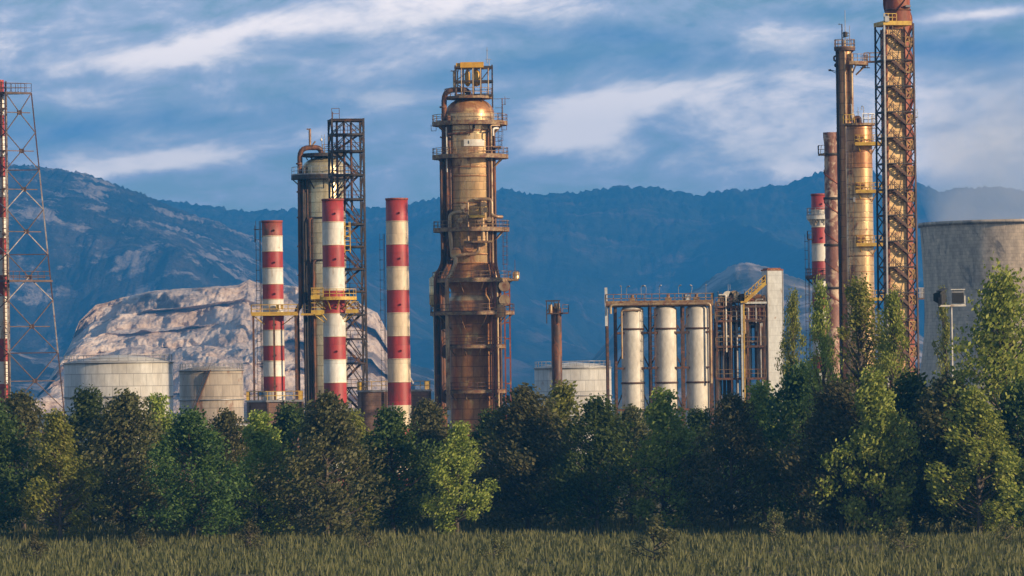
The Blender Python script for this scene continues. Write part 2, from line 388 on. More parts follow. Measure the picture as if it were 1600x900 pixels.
def land_mat(name, cs, scale, rock=None, rthr=.56, rscale=.004, bumpd=8):
    m = bpy.data.materials.new(name); m.use_nodes = True; t = m.node_tree; b = t.nodes['Principled BSDF']
    b.inputs['Roughness'].default_value = .95; b.inputs['Specular IOR Level'].default_value = .1
    g = nd(t, 'ShaderNodeTexCoord')
    def noi(s, d=8, dist=0):
        n = nd(t, 'ShaderNodeTexNoise'); link(t, g.outputs['Object'], n.inputs['Vector']); n.inputs['Scale'].default_value = s
        n.inputs['Detail'].default_value = d; n.inputs['Roughness'].default_value = .65; n.inputs['Distortion'].default_value = dist
        return n.outputs['Fac']
    rp = nd(t, 'ShaderNodeValToRGB'); link(t, noi(scale), rp.inputs[0])
    for i, c in enumerate(cs):
        e = rp.color_ramp.elements[i] if i < 2 else rp.color_ramp.elements.new(1)
        e.position = .36+.28*i/(len(cs)-1); e.color = (*c, 1)
    c = rp.outputs[0]
    if rock:
        mr = nd(t, 'ShaderNodeMapRange', interpolation_type='SMOOTHSTEP'); link(t, noi(rscale, 12, .25), mr.inputs[0])
        mr.inputs[1].default_value = rthr-.05; mr.inputs[2].default_value = rthr+.05
        c = mixc(t, mr.outputs[0], c, rock)
    link(t, c, b.inputs['Base Color'])
    bn = nd(t, 'ShaderNodeBump'); bn.inputs['Distance'].default_value = bumpd; bn.inputs['Strength'].default_value = .8
    link(t, noi(scale*2.5, 10), bn.inputs['Height']); link(t, bn.outputs[0], b.inputs['Normal'])
    return m
MF = land_mat('mountain_forest', [(0.010,0.016,0.012),(0.025,0.032,0.020),(0.055,0.048,0.035)], .009, (0.10,0.075,0.065), .60, .006, 14)
MRk = land_mat('rocky_mountain', [(0.012,0.018,0.014),(0.035,0.036,0.028),(0.09,0.075,0.062)], .012, (0.30,0.245,0.21), .565, .014, 30)
terrain('mountain_range', [(-700,240),(150,300),(380,329),(420,327),(480,322),(560,324),(640,318),(690,307),(740,300),(790,293),(815,297),(832,303),(860,300),(900,299),(940,293),(975,290),
        (1020,292),(1060,298),(1090,304),(1110,301),(1135,298),(1150,296),(1165,299),(1195,292),(1222,291),(1235,287),(1262,275),(1290,270),(1330,262),(1400,282),(1440,290),
        (1470,300),(1500,296),(1560,293),(1640,302),(2300,280)], 6200, 9500, 11200, MF, -700, 2300, 760, 90, 140, .0016, 1.2, 1.15, 5, 9)
terrain('rocky_mountain', [(-700,300),(-200,262),(0,254),(40,258),(75,262),(120,268),(150,275),(185,290),(215,302),(240,312),(275,326),(300,336),(340,345),(400,372),(460,420),(520,480),(620,560),(900,640)],
        4600, 7200, 8400, MRk, -700, 900, 520, 110, 125, .0023, 1.5, 1.0, 2, 6)
MH = land_mat('scrub_hill', [(0.04,0.05,0.03),(0.14,0.12,0.09),(0.26,0.21,0.17)], .012, (0.42,0.34,0.29), .56, .012, 8)
terrain('low_hill', [(860,640),(960,520),(1020,492),(1060,470),(1090,452),(1120,430),(1145,416),(1165,411),(1190,417),(1230,430),(1262,440),(1300,462),(1380,490),(1500,560),(1600,620)],
        3900, 4800, 5600, MH, 860, 1600, 200, 40, 40, .003, 1.2, 1.0, 9, 2)
# quarry: pale cut rock benches
def quarry():
    prof = [(90,600),(125,505),(150,478),(172,470),(185,464),(230,455),(290,450),(340,446),(372,444),(388,438),(400,443),(470,447),(520,462),(560,474),(590,488),(606,520),(640,590)]
    Y1 = 3000; vs = []; fs = []; nx, ny = 420, 90
    for i in range(nx+1):
        px = 90+550*i/nx; r = P(px, pl(prof, px), Y1)
        for j in range(ny+12):
            if j <= ny:
                t = j/ny; st = 6; a = t*st; k = math.floor(a); fr = a-k
                env = (k + max(0, (fr-.45)/.55)**.7)/st if t < 1 else 1
                Y = Y1-260*(1-t)
                Y += 30*noise.noise(Vector((r.x*.012, k*1.7, 2))) + 16*noise.fractal(Vector((r.x*.035, t*9, 5)), 1.0, 2.0, 5)
            else: t2 = (j-ny)/11; env = 1-t2*.95; Y = Y1+500*t2
            n = fbm(r.x*.02, Y*.02, 0, 5)
            z = max(r.z, 0)*env*(1) + 11*n*min(env*4, 1)*(1-env*.8)
            vs.append((r.x, Y, z if env > 0 else -.5))
    w = ny+12
    for i in range(nx):
        for j in range(w-1):
            a = i*w+j; fs.append((a, a+w, a+w+1, a+1))
    mb = MB(); mb.add(vs, fs, False)
    m = land_mat('quarry_rock', [(0.42,0.31,0.24),(0.62,0.48,0.38),(0.78,0.64,0.53)], .06, (0.24,0.19,0.165), .60, .022, 7)
    tag(mb.build('quarry_hill', m), None, None, kind='structure')
quarry()
# ground
def ground():
    m = bpy.data.materials.new('dry_ground'); m.use_nodes = True; t = m.node_tree; b = t.nodes['Principled BSDF']
    b.inputs['Roughness'].default_value = .95; b.inputs['Specular IOR Level'].default_value = .1
    g = nd(t, 'ShaderNodeTexCoord')
    def noi(s, d=8):
        n = nd(t, 'ShaderNodeTexNoise'); link(t, g.outputs['Object'], n.inputs['Vector']); n.inputs['Scale'].default_value = s
        n.inputs['Detail'].default_value = d; n.inputs['Roughness'].default_value = .7; return n.outputs['Fac']
    rp = nd(t, 'ShaderNodeValToRGB'); link(t, noi(.06), rp.inputs[0])
    for i, (p, c) in enumerate([(.36,(0.05,0.065,0.022)),(.5,(0.115,0.10,0.045)),(.62,(0.19,0.15,0.085))]):
        e = rp.color_ramp.elements[i] if i < 2 else rp.color_ramp.elements.new(1); e.position = p; e.color = (*c, 1)
    c = mixc(t, 0.5, rp.outputs[0], mixc(t, noi(1.3), (0.03,0.04,0.012), (0.22,0.18,0.11)))
    link(t, c, b.inputs['Base Color'])
    bn = nd(t, 'ShaderNodeBump'); bn.inputs['Distance'].default_value = .4; link(t, noi(1.1), bn.inputs['Height']); link(t, bn.outputs[0], b.inputs['Normal'])
    mb = MB(); nx, ny = 90, 90
    ys = [-200 + 13000*(j/ny)**2.6 for j in range(ny+1)]
    vs = []
    for i in range(nx+1):
        X = -3600+7200*i/nx
        for Y in ys:
            near = max(0, 1-abs(Y-380)/250)
            vs.append((X, Y, .35*near*noise.noise(Vector((X*.02, Y*.02, 0)))-.02))
    fs = [(i*(ny+1)+j, (i+1)*(ny+1)+j, (i+1)*(ny+1)+j+1, i*(ny+1)+j+1) for i in range(nx) for j in range(ny)]
    mb.add(vs, fs, True); tag(mb.build('ground', m), None, None, kind='structure')
ground()
# haze: air over the whole valley
def haze():
    mb = MB(); mb.box(-3800, 3800, -300, 13000, -3, 720)
    m = bpy.data.materials.new('haze'); m.use_nodes = True; t = m.node_tree; t.nodes.clear()
    v = nd(t, 'ShaderNodeVolumePrincipled'); v.inputs['Color'].default_value = (0.05, 0.345, 0.84, 1)
    v.inputs['Density'].default_value = HAZE; v.inputs['Anisotropy'].default_value = 0.0
    o = nd(t, 'ShaderNodeOutputMaterial'); link(t, v.outputs[0], o.inputs['Volume'])
    o2 = mb.build('haze', m); tag(o2, None, None, kind='stuff')
HAZE = 1.2e-4
haze()

# ================================================================== MAIN COLUMN
def main_column():
    t = T(735.5, 300, 680); S = t.s; z = t.z
    rt = root('distillation_column', 'tall gold and rust fractionating column with yellow-topped frame and five railed platforms', 'column', t.loc())
    r = 38.5*S
    sh = MB(); sh.m = 0
    prof = [(r*.93, 0), (r*.93, z(505)), (r*1.0, z(495)), (r*1.0, z(470)), (r*.86, z(462)), (r*.86, z(452)), (r*1.08, z(442)), (r*1.08, z(436)), (r*.98, z(414)), (r, z(412)), (r, z(190)), (r, z(178))]
    mats = [1,1,1,0,1,1,1,1,1,0,0]
    full = prof; pm = mats[:]
    dm = dome(r, z(178), (178-152)*S, 9)[1:]
    full = prof+dm; pm = mats+[1]*len(dm)
    sh.lathe(full, 64, mats=pm); sh.build('shell', [M['clad_gold'], M['clad_rust']], rt)
    # insulation bands
    rings('insulation_band', 'clad_rust', rt, r, [z(yy) for yy in (205, 262, 276, 318, 345, 398, 412)], .09, .09, 64)
    for yy, ri, ro, a0, a1 in ((192,r,59*S,0,2*pi), (244,r,59.5*S,0,2*pi), (358,r,59.5*S,0,2*pi)):
        platform(rt, r+.02, ro, z(yy), a0, a1, 'deck_tan', 'deck_tan', n=26)
    platform(rt, r*1.08+.02, 62*S, z(437), R(-200), R(20), 'deck_tan', 'deck_tan', n=26)
    platform(rt, r+.02, 66*S, z(488), R(-205), R(28), 'deck_tan', 'steel', n=26)
    platform(rt, r+.02, 52*S, z(540), R(-180), R(0), 'deck_tan', 'steel', n=22)
    platform(rt, r+.02, 52*S, z(610), R(-180), R(0), 'deck_tan', 'steel', n=22)
    b = MB(); b.box(52*S, 73*S, -2.5, .5, z(440), z(437)); dk = b.build('side_deck', M['deck_tan'], rt)
    b = MB(); b.rail([(52*S,-2.5),(73*S,-2.5),(73*S,.5)], z(437)); b.build('railing', M['steel'], dk)
    b = MB(); b.lathe([(.5,z(437)),(.5,z(427)),(.3,z(425.5)),(.02,z(425))], 16, (69*S, -1.6)); b.build('small_vessel', M['clad_gold'], rt)
    # bottom ladder platform piece
    # dome top ring deck and crown frame
    zt = z(151)
    b = MB(); b.arc_deck(.4, 3.45, zt, 0, 2*pi, .34, 32, (-.1,0)); dk = b.build('top_deck', M['deck_tan'], rt)
    b = MB(); b.arc_rail(3.4, zt, 0, 2*pi, 1.1, 18, .07, (-.1,0)); b.build('railing', M['deck_tan'], dk)
    x0, x1, yf, yb = (712-735.5)*S, (769.5-735.5)*S, -1.9, 1.9
    dx = 2.9*0
    b = MB()
    for xx in (x0, x0+1.1, x0+2.6, x1-1.6, x1):
        for yy in (yf, yb): b.bar((xx+.18,yy,zt-1.5), (xx+.18,yy,z(103)), .2)
    for zz in (z(106), z(128), z(150)):
        for yy in (yf, yb): b.bar((x0+.18,yy,zz), (x1+.18,yy,zz), .24)
        for xx in (x0, x1): b.bar((xx+.18,yf,zz), (xx+.18,yb,zz), .24)
    b.bar((x0+.2,yf,z(128)), (x0+2.6,yf,z(108)), .13); b.bar((x1-1.5,yf,z(128)), (x1,yf,z(108)), .13)
    b.bar((x0+.2,yb,z(128)), (x0+2.6,yb,z(150)), .13)
    b.build('top_frame', M['dark_steel'], rt)
    b = MB(); b.box(x0+.9, x1-1.0, yf-.16, yb, z(107), z(98.5)); b.box(x0+.3, x0+.88, yf+.1, yb, z(106), z(99.5)); b.build('hood', M['yellow_rich'], rt)
    for xc, rr in ((745, .62), (731.5, .40)):
        b = MB(); cx = (xc-735.5)*S+.15
        b.lathe([(.05, z(108)), (rr*.5, z(110.5)), (rr, z(115)), (rr, z(132)), (rr*.5, z(135)), (.05, z(136))], 20, (cx, -1.0)); b.build('relief_vessel', M['yellow_rich'], rt)
    b = MB()
    for xc in (721, 739, 751, 763): b.tube([((xc-735.5)*S+.2, -2.0, z(149)), ((xc-735.5)*S+.2, -2.0, z(108))], .09, 8)
    b.build('vent_pipe', M['tan_pipe'], rt)
    b = MB(); xx = (709-735.5)*S+.3
    b.tube([(xx,-.6,z(138)),(xx,-.6,z(112))], .2, 10); b.tube([(xx+.45,-.6,z(138)),(xx+.45,-.6,z(110))], .1, 8); b.bar((xx-.5,-.6,z(111)), (xx+.7,-.6,z(111)), .14)
    b.build('vent_pipe', M['tan_pipe'], rt)
    # overhead vapour line
    b = MB(); xl = (694-735.5)*S; R0 = 4.3*S
    b.pipe([((738-735.5)*S, -1.0, z(160)), ((734-735.5)*S, -1.2, z(141)), (xl+.2, -1.6, z(141)), (xl, -1.9, z(410)), (xl-1.15, -1.9, z(432)), (xl-1.15, -1.9, 1)], R0, 14, 1.5)
    for yy in (168, 215, 265, 300, 330, 385): b.tube([(xl, -1.9, z(yy)-.1), (xl, -1.9, z(yy)+.1)], R0+.08, 14)
    b.build('vapour_line', M['rust_pipe'], rt)
    b = MB(); x2 = (703-735.5)*S
    b.pipe([(x2, -2.2, z(182)), (x2, -2.2, z(412)), (x2-1.2, -2.2, z(434)), (x2-1.2, -2.2, 1)], .42, 12, 1)
    x4 = (680-735.5)*S
    for px_, y_ in ((690,-2.7),(699,-2.6)):
        q = MB(); xq = (px_-735.5)*S; q.pipe([(xq,y_,z(246)),(xq,y_,z(412)),(xq-1.1,y_,z(433)),(xq-1.1,y_,1)], .2, 10, 1); q.build('downcomer_pipe', M['rust_pipe'], rt)
    b.build('downcomer_pipe', M['rust_pipe'], rt)
    b = MB(); b.pipe([(x4+1.2,-1.4,z(424)), (x4-.1,-1.4,z(424)),(x4-.2,-1.4,z(440)),(x4-.2,-1.4,1)], .3, 10, .9); b.lathe([(.05,z(431)),(.5,z(435)),(.5,z(475)),(.1,z(480))], 14, (x4-.5,-2.3)); b.build('reflux_pipe', M['clad_pale'], rt)
    b = MB(); x3 = (699.5-735.5)*S
    b.tube([(x3-.03, -3.1, z(200)), (x3-.03, -3.1, z(270))], .11, 8); b.build('steam_tracer', M['white'], rt)
    # light lagged pipe snaking on the left front
    b = MB()
    def lp(pts, r, m, seg=10, name='lagged_pipe', bend=None):
        q = MB(); q.pipe([((px-735.5)*S + (-.0), yy, z(py)) for px, py, yy in pts], r, seg, bend); return q.build(name, M[m], rt)
    lp([(732,331,-4.0),(718,333,-4.3),(703,335,-4.0),(703,360,-4.1),(706,402,-4.1),(711,404,-4.2),(711,412,-4.3),(702,433,-4.4),(697,437,-4.4),(697,520,-4.4),(697,640,-4.4)], .3, 'tan_pipe')
    lp([(742,313,-3.8),(768,313,-4.0),(768,338,-4.2),(776,341,-4.2),(784,341,-3.6)], .26, 'tan_pipe')
    lp([(747,380,-4.3),(747,394,-4.3),(742,398,-4.3),(722,399,-4.3),(709,402,-4.1)], .27, 'tan_pipe')
    lp([(731,318,-4.1),(731,378,-4.3)], .18, 'tan_pipe'); lp([(754,318,-4.3),(754,378,-4.4)], .3, 'clad_gold'); lp([(760,364,-4.3),(760,378,-4.3)], .17, 'tan_pipe')
    lp([(742,190,-3.9),(742,207,-3.9),(728,210,-3.9),(702,211,-3.4)], .16, 'rust_pipe')
    for px, y0, y1, rr, mm in ((764,205,640,.15,'rust_pipe'),(768.5,196,640,.2,'tan_pipe'),(773,190,640,.22,'rust_pipe')):
        q = MB(); x = (px-735.5)*S; yo = -math.sqrt(max(.1, (r+.26)**2-x*x))
        q.pipe([(x, yo, z(y0)), (x, yo, z(414)), (x+.55, yo-.4, z(440)), (x+.55, yo-.4, z(y1))], rr, 10, .8); q.build('riser_pipe', M[mm], rt)
    lp([(768,204,-3.9),(768,198.5,-3.9),(782,198.5,-3.3)], .16, 'tan_pipe'); lp([(772,215,-3.9),(772,203,-3.9),(780,203,-3.3)], .14, 'white')
    # pump deck on the front at y~378 and manway box
    b = MB(); b.box((725-735.5)*S, (768-735.5)*S, -5.5, -3.4, z(381), z(378)); b.build('small_deck', M['deck_tan'], rt)
    b = MB(); b.box((733-735.5)*S, (758-735.5)*S, -5.3, -3.3, z(342), z(338)); dk = b.build('valve_deck', M['yellow'], rt)
    b = MB(); b.rail([((733-735.5)*S,-5.3),((762-735.5)*S,-5.3)], z(338)); b.build('railing', M['yellow'], dk)
    b = MB()
    for px, py in ((725,325),(728,331),(756,321),(758,330),(749,347),(719,346),(764,345)):
        b.tube([((px-735.5)*S,-4.6,z(py)), ((px-735.5)*S,-3.3,z(py))], .38, 12)
    b.build('nozzle', M['tan_pipe'], rt)
    b = MB()
    for px, py, rr in ((712,395,.7),(733,388,.6),(754,360,.45)):
        b.tube([((px-735.5)*S,-4.4,z(py)), ((px-735.5)*S,-3.3,z(py))], rr, 16)
    b.build('manway', M['clad_rust'], rt)
    b = MB(); b.add([], [])
    # sign board: curved white panel
    vs = []; fs = []; n = 12; rr = r+.14
    a0 = math.asin((726.5-735.5)*S/r); a1 = math.asin((757-735.5)*S/r)
    for k in range(n+1):
        a = a0+(a1-a0)*k/n
        for q, zz in ((rr, z(230)), (rr, z(219.5)), (rr-.1, z(219.5)), (rr-.1, z(230))): vs.append((q*math.sin(a), -q*math.cos(a), zz))
    for k in range(n):
        for j in range(4): fs.append((k*4+j, k*4+(j+1)%4, k*4+4+(j+1)%4, k*4+4+j))
    fs += [(0,1,2,3), (n*4+3,n*4+2,n*4+1,n*4)]
    b.add(vs, fs); sg = b.build('sign_board', M['white'], rt)
    b = MB(); a = math.asin((734-735.5)*S/r); b.bar(((rr+.02)*math.sin(a), -(rr+.02)*math.cos(a), z(226.5)), ((rr+.02)*math.sin(a), -(rr+.02)*math.cos(a), z(221.5)), .09, .09); b.build('numeral', M['black'], sg)
    # ladders between platforms
    for a, b_, px in ((192, 244, 783), (244, 357, 702), (358, 437, 788)):
        q = MB(); q.ladder((px-735.5)*S, -2.6, z(b_), z(a)+1.2); q.build('ladder', M['steel'], rt)
    # exchangers hanging right side
    for yy in (448, 470):
        q = MB(); q.tube([((786-735.5)*S,-3.2,z(yy)),((786-735.5)*S,.8,z(yy))], .8, 14); q.build('condenser', M['tan_pipe'], rt)
    q = MB()
    q.tube([((778-735.5)*S,-4.0,z(486)), ((778-735.5)*S,-4.0,z(497))], .9, 16); q.lathe([(.05,z(476)),(.9,z(482)),(.95,z(486))], 16, ((778-735.5)*S,-4.0)); q.build('separator', M['clad_rust'], rt)
    q = MB()
    for px in (786, 794): q.bar(((px-735.5)*S,-.9,1), ((px-735.5)*S,-.9,z(440)), .22); q.bar(((px-735.5)*S,2.4,1), ((px-735.5)*S,2.4,z(440)), .22)
    for yy in (460,478,505,530,560,600): q.bar(((786-735.5)*S,-.9,z(yy)), ((794-735.5)*S,-.9,z(yy)), .2)
    q.build('support_frame', M['rust_paint'], rt)
    q = MB(); q.bar(((771-735.5)*S,-3.6,1), ((771-735.5)*S,-3.6,z(412)), .3); q.bar(((766-735.5)*S,-3.8,1), ((766-735.5)*S,-3.8,z(412)), .2); q.build('cable_tray', M['rust_paint'], rt)
    antenna(rt, (764-735.5)*S, -1, z(100), z(75), arms=((z(94),-.3,.6),(z(80),-.1,.15)))
    antenna(rt, (767-735.5)*S, -.6, z(104), z(92))
    antenna(rt, (786.5-735.5)*S, -1.5, z(192), z(155), 'steel', .09, ((z(156),-1.2,1.1),(z(165),0,.5),(z(170),-1.0,0)))
    antenna(rt, (791-735.5)*S, -1.2, z(165), z(152), 'steel')
    antenna(rt, (803-735.5)*S, -1.5, z(437), z(407), 'steel', .04)
    # drop cage boxes under the top platform
    q = MB()
    for px in (679, 789):
        for d in (-.35, .35): q.bar(((px-735.5)*S+d,-.5,z(194)), ((px-735.5)*S+d,-.5,z(204)), .07)
        q.bar(((px-735.5)*S-.35,-.5,z(204)), ((px-735.5)*S+.35,-.5,z(204)), .07)
    q.build('bracket', M['steel'], rt)
    # small balcony at y~230 right
    q = MB(); q.box((771-735.5)*S, (784-735.5)*S, -3, 0, z(233), z(230)); dk = q.build('balcony', M['steel'], rt)
    q = MB(); q.rail([((774-735.5)*S,-3),((784-735.5)*S,-3),((784-735.5)*S,0)], z(230), 1.2); q.build('railing', M['steel'], dk)
    q = MB(); q.lathe([(r*1.25, 0), (r*1.2, z(700)), (r*.96, z(690))], 40); q.build('skirt', M['concrete_grey'], rt)
main_column()

# ================================================================== STRIPED CHIMNEYS
def chimney(name, label, cx, cy, Y, r_px, bands, ladder_px=None, lad_top=None, cols=('red','white'), group='red and white striped chimneys', worn=False):
    t = T(cx, cy, Y); S = t.s; z = t.z; r = r_px*S
    rt = root(name, label, 'chimney', t.loc(), 0, group)
    prof = []; mats = []
    top = bands[0]
    n = len(bands)
    H0 = z(top)
    rad = lambda zz: r*(1+.10*(H0-zz)/H0)
    prof.append((rad(0), 0))
    zs = [z(b) for b in bands]
    step = abs(zs[0]-zs[1]); ex = zs[:]
    while ex[-1] > step*1.2: ex.append(ex[-1]-step)
    ex = ex[::-1]
    nb = len(ex)
    prof = [(rad(0), 0)]; mats = []
    for i, zz in enumerate(ex):
        k = (nb-1-i)              # index from the top of the band ending here
        mats.append(k % 2); prof.append((rad(zz), zz))
        if i < nb-1 and 0:
            pass
    if worn: mats[-1] = 3
    prof.append((rad(H0)*.9, H0)); mats.append(2); prof.append((rad(H0)*.9, H0-3)); mats.append(2)
    b = MB(); b.lathe(prof, 48, mats=mats); b.build('shaft', [M[cols[0]], M[cols[1]], M['black'], M['red_worn']], rt)
    b = MB()
    b.lathe([(r, H0-.22), (r+.07, H0-.22), (r+.07, H0+.03), (r*.88, H0+.03)], 48)
    b.build('rim', M['red_worn' if cols[0] == 'red' else cols[0]], rt)
    rings('weld_ring', 'cream', rt, r, [q_ for q_ in ex[1:-1] if q_ > 14], .045, .05, 48, rad)
    for i in range(2, nb, 2):
        zz = ex[-i] + step*.35; q = MB()
        if zz < 14: continue
        q.lathe([(.13, 0), (.13, .3)], 10); o = q.v[-20:]
        a = R(-78); m_ = Vector((rad(zz)*math.cos(a), rad(zz)*math.sin(a), zz))
        q.v[-20:] = [tuple(m_+Vector((v[0], -v[2]+.12, v[1]))) for v in o]
        q.build('sample_port', M['black'], rt)
    if ladder_px:
        q = MB(); lx = (ladder_px-cx)*S; q.ladder(lx, -.3, 1, z(lad_top), .5, .06, True, .5, (-1, 0)); q.build('ladder', M['dark_steel'], rt)
    return rt, t, r
def box_platform(rt, t, px0, px1, py, dy0, dy1, m='yellow', th=.3, rails='front'):
    S = t.s; x0, x1 = (px0-t.cx)*S, (px1-t.cx)*S; zz = t.z(py)
    b = MB(); b.box(x0, x1, dy0, dy1, zz-th, zz)
    for x in (x0+.3, x1-.3): b.bar((x,dy0+.2,zz-th), (x*.4, dy0*.3, zz-th-1.2), .1)
    d = b.build('platform', M[m], rt)
    b = MB(); b.rail([(x0,dy1),(x0,dy0+.04),(x1,dy0+.04),(x1,dy1)], zz, 1.1, .09, 1.1)
    b.box(x0, x1, dy0-.01, dy0+.03, zz, zz+.18)
    b.build('railing', M[m], d)
    return d
c1, t1, r1 = chimney('striped_chimney', 'shortest striped chimney with a worn rust-red top beside a yellow platform', 426, 420, 615, 16, [345,369,393,419,444,468], 408, 345, worn=True)
box_platform(c1, t1, 393, 465, 490, -2.3, -1.4, 'yellow')
q = MB(); q.box((393-426)*t1.s, (465-426)*t1.s, -1.35, 2.4, t1.z(493), t1.z(490)-.01); q.build('deck_slab', M['steel'], c1)
q = MB(); [q.bar(((p-426)*t1.s, -1.9, 0), ((p-426)*t1.s, -1.9, t1.z(493)), .25) for p in (396, 428, 462)]; q.build('platform_post', M['steel'], c1)
antenna(c1, (399-426)*t1.s, 0, t1.z(378), t1.z(352), 'steel', .05, ((t1.z(358),-.2,.9),))
q = MB()
for p in (434, 441): q.box((p-2-426)*t1.s, (p+2-426)*t1.s, -2.2, -1.6, t1.z(484), t1.z(476))
q.build('junction_box', M['yellow'], c1)
c2, t2, r2 = chimney('striped_chimney', 'middle striped chimney with a railed yellow gallery, in front of the pale column', 521, 400, 600, 16.8, [311,347,383,418,454,490])
platform(c2, r2*1.04, r2+1.5, t2.z(466), R(-190), R(10), 'yellow', 'yellow', n=20, th=.25)
box_platform(c2, t2, 486, 505, 464, -2.3, -1.0, 'yellow'); box_platform(c2, t2, 540, 559, 486, -1.6, -.6, 'yellow'); box_platform(c2, t2, 486, 506, 487, -2.0, -1.2, 'yellow')
q = MB(); q.ladder((543-521)*t2.s, .6, t2.z(395), t2.z(347), .7, .12, True, .6); q.build('ladder', M['yellow'], c2)
c3, t3, r3 = chimney('striped_chimney', 'cream and red chimney standing alone left of the gold column', 621, 400, 622, 17.2, [310,346,382,417,453,489], 601, 365, ('red','cream'))

# ================================================================== COLUMN B (pale, behind middle chimney)
def column_b():
    t = T(507, 350, 660); S = t.s; z = t.z; r = 33*S
    rt = root('pale_column', 'pale domed process column behind the middle striped chimney, with a dark gooseneck pipe', 'column', t.loc())
    b = MB(); b.lathe([(r,0),(r, z(262))]+dome(r, z(262), 17*S, 8)[1:], 56); b.build('shell', M['clad_pale'], rt)
    rings('stiffening_ring', 'dark_steel', rt, r, [z(yy) for yy in (278, 341, 407, 470)], .14, .12, 56)
    platform(rt, r+.02, 51*S, z(274), R(-185), R(-20), 'dark_steel', 'galv', n=24, th=.6)
    b = MB(); b.arc_deck(.2, 2.9, z(240), 0, 2*pi, .45, 32, (.0,0)); dk = b.build('top_deck', M['dark_steel'], rt)
    b = MB(); b.arc_rail(2.9, z(240), R(-90), R(90), 1.1, 16, .07); b.build('railing', M['steel'], dk)
    b = MB()
    for k in range(8):
        a = 2*pi*k/8; b.bar((2.6*math.cos(a),2.6*math.sin(a),z(241)), (2.2*math.cos(a),2.2*math.sin(a),z(250)), .14)
    b.build('deck_support', M['dark_steel'], rt)
    b = MB(); xl = (469.5-507)*S
    b.pipe([((505-507)*S,-.6,z(244)), ((502-507)*S,-.8,z(231)), (xl+.1,-1.2,z(231)), (xl,-1.5,z(476)), (xl-.6,-1.5,z(484)), (xl-.6,-1.5,1)], .36, 14, 1.3)
    for yy in (256, 300, 340, 385, 430): b.tube([(xl,-1.5,z(yy)-.1), (xl,-1.5,z(yy)+.1)], .44, 14)
    b.build('gooseneck_pipe', M['rust_pipe'], rt)
    for px, y0, m_, rr, yo in ((478,262,'dark_steel',.16,-1.9), (482,279,'steel',.12,-2.4), (485,342,'rust_pipe',.14,-2.6), (490,408,'rust_pipe',.18,-2.8), (475.5,279,'dark_steel',.2,-2.2)):
        b = MB(); x = (px-507)*S; b.pipe([(x+.9,yo+.3,z(y0)), (x,yo,z(y0)), (x,yo,2)], rr, 8, .4); b.build('riser_pipe', M[m_], rt)
    b = MB(); xv = (486.5-507)*S; b.tube([(xv,-.9,z(228)), (xv,-.9,z(202))], .17, 10); b.bar((xv-.45,-.9,z(202)),(xv+.15,-.9,z(202)), .16); b.tube([(xv+.3,-.9,z(228)),(xv+.75,-.9,z(221))], .11, 8); b.build('vent_pipe', M['tan_pipe'], rt)
    antenna(rt, (505-507)*S, -.5, z(241), z(211), 'galv', .05); antenna(rt, (509-507)*S, -.2, z(241), z(210), 'galv', .05)
    b = MB(); b.lathe([(.02,z(221)),(.16,z(220)),(.16,z(217)),(.02,z(216))], 10, ((504-507)*S,-.5)); b.build('warning_lamp', M['white'], rt)
    b = MB(); b.rail([((472-507)*S,-2.2),((505-507)*S,-2.2)], z(490), 1.1, .1, 1.0); b.box((470-507)*S,(508-507)*S,-4.2,-2.8,z(493),z(490)); b.build('lower_deck', M['yellow'], rt)
    q = MB(); q.ladder((487.5-507)*S, -3.0, z(408), z(341), .45, .06); q.build('ladder', M['steel'], rt)
    q = MB(); q.box((489-507)*S, (496-507)*S, -3.5, -2.7, z(467), z(452)); q.build('valve_cabinet', M['yellow'], rt)
column_b()

# ================================================================== DARK STAIR TOWER beside column B
def lattice_tower(name, label, px0, px1, cy, Y, rz, levels, top, m, depth=None, posts=None, stairs=True, crown=True):
    t = T((px0+px1)/2, cy, Y); S = t.s; z = t.z
    rt = root(name, label, 'stair tower', t.loc(), rz)
    w = (px1-px0)*S/(math.cos(rz)+abs(math.sin(rz))*.0)/2; d = (depth or w*2)/2
    legs = [(-w,-d),(w,-d),(w,d),(-w,d)]
    for x, y in legs:
        b = MB(); b.bar((x,y,0), (x,y,z(top)), .24); b.build('leg', M[m], rt)
    b = MB()
    for a_, l_ in zip(levels, levels[1:]+[None]):
        zz = z(a_)
        for (p, q) in zip(legs, legs[1:]+legs[:1]):
            b.bar((*p,zz), (*q,zz), .2, .26)
            if l_:
                z2 = z(l_); mid = ((p[0]+q[0])/2, (p[1]+q[1])/2)
                b.bar((*p,z2), (*mid,zz), .12); b.bar((*q,z2), (*mid,zz), .12)
    b.build('bracing', M[m], rt)
    for i, a_ in enumerate(levels[1:]):
        zz = z(a_); b = MB(); b.box(-w+.1, w-.1, -d+.1 if i % 2 else -d+.1, d-.1 if i % 2 else 0.2, zz-.1, zz+.02); dk = b.build('landing', M[m], rt)
        b = MB(); b.rail([(-w+.12,-d+.12),(w-.12,-d+.12)], zz, 1.1, .07, .9); b.build('railing', M['steel'], dk)
    if stairs:
        for i, (a_, l_) in enumerate(zip(levels[1:], levels[2:])):
            z1, z0 = z(a_), z(l_); b = MB(); sx = 1 if i % 2 else -1
            for y in (-.3, .5):
                b.bar((sx*(w-.5),y,z0), (-sx*(w-.5),y,z1), .09, .25); b.bar((sx*(w-.5),y,z0+1), (-sx*(w-.5),y,z1+1), .06)
            n = 9
            for k in range(n):
                u = (k+.5)/n; b.box(min(sx*(w-.5)*(1-2*u)-.12, sx*(w-.5)*(1-2*u)+.12), sx*(w-.5)*(1-2*u)+.12, -.3, .5, z0+(z1-z0)*u-.03, z0+(z1-z0)*u+.03)
            b.build('stair_flight', M['steel'], rt)
    return rt, t, w, d
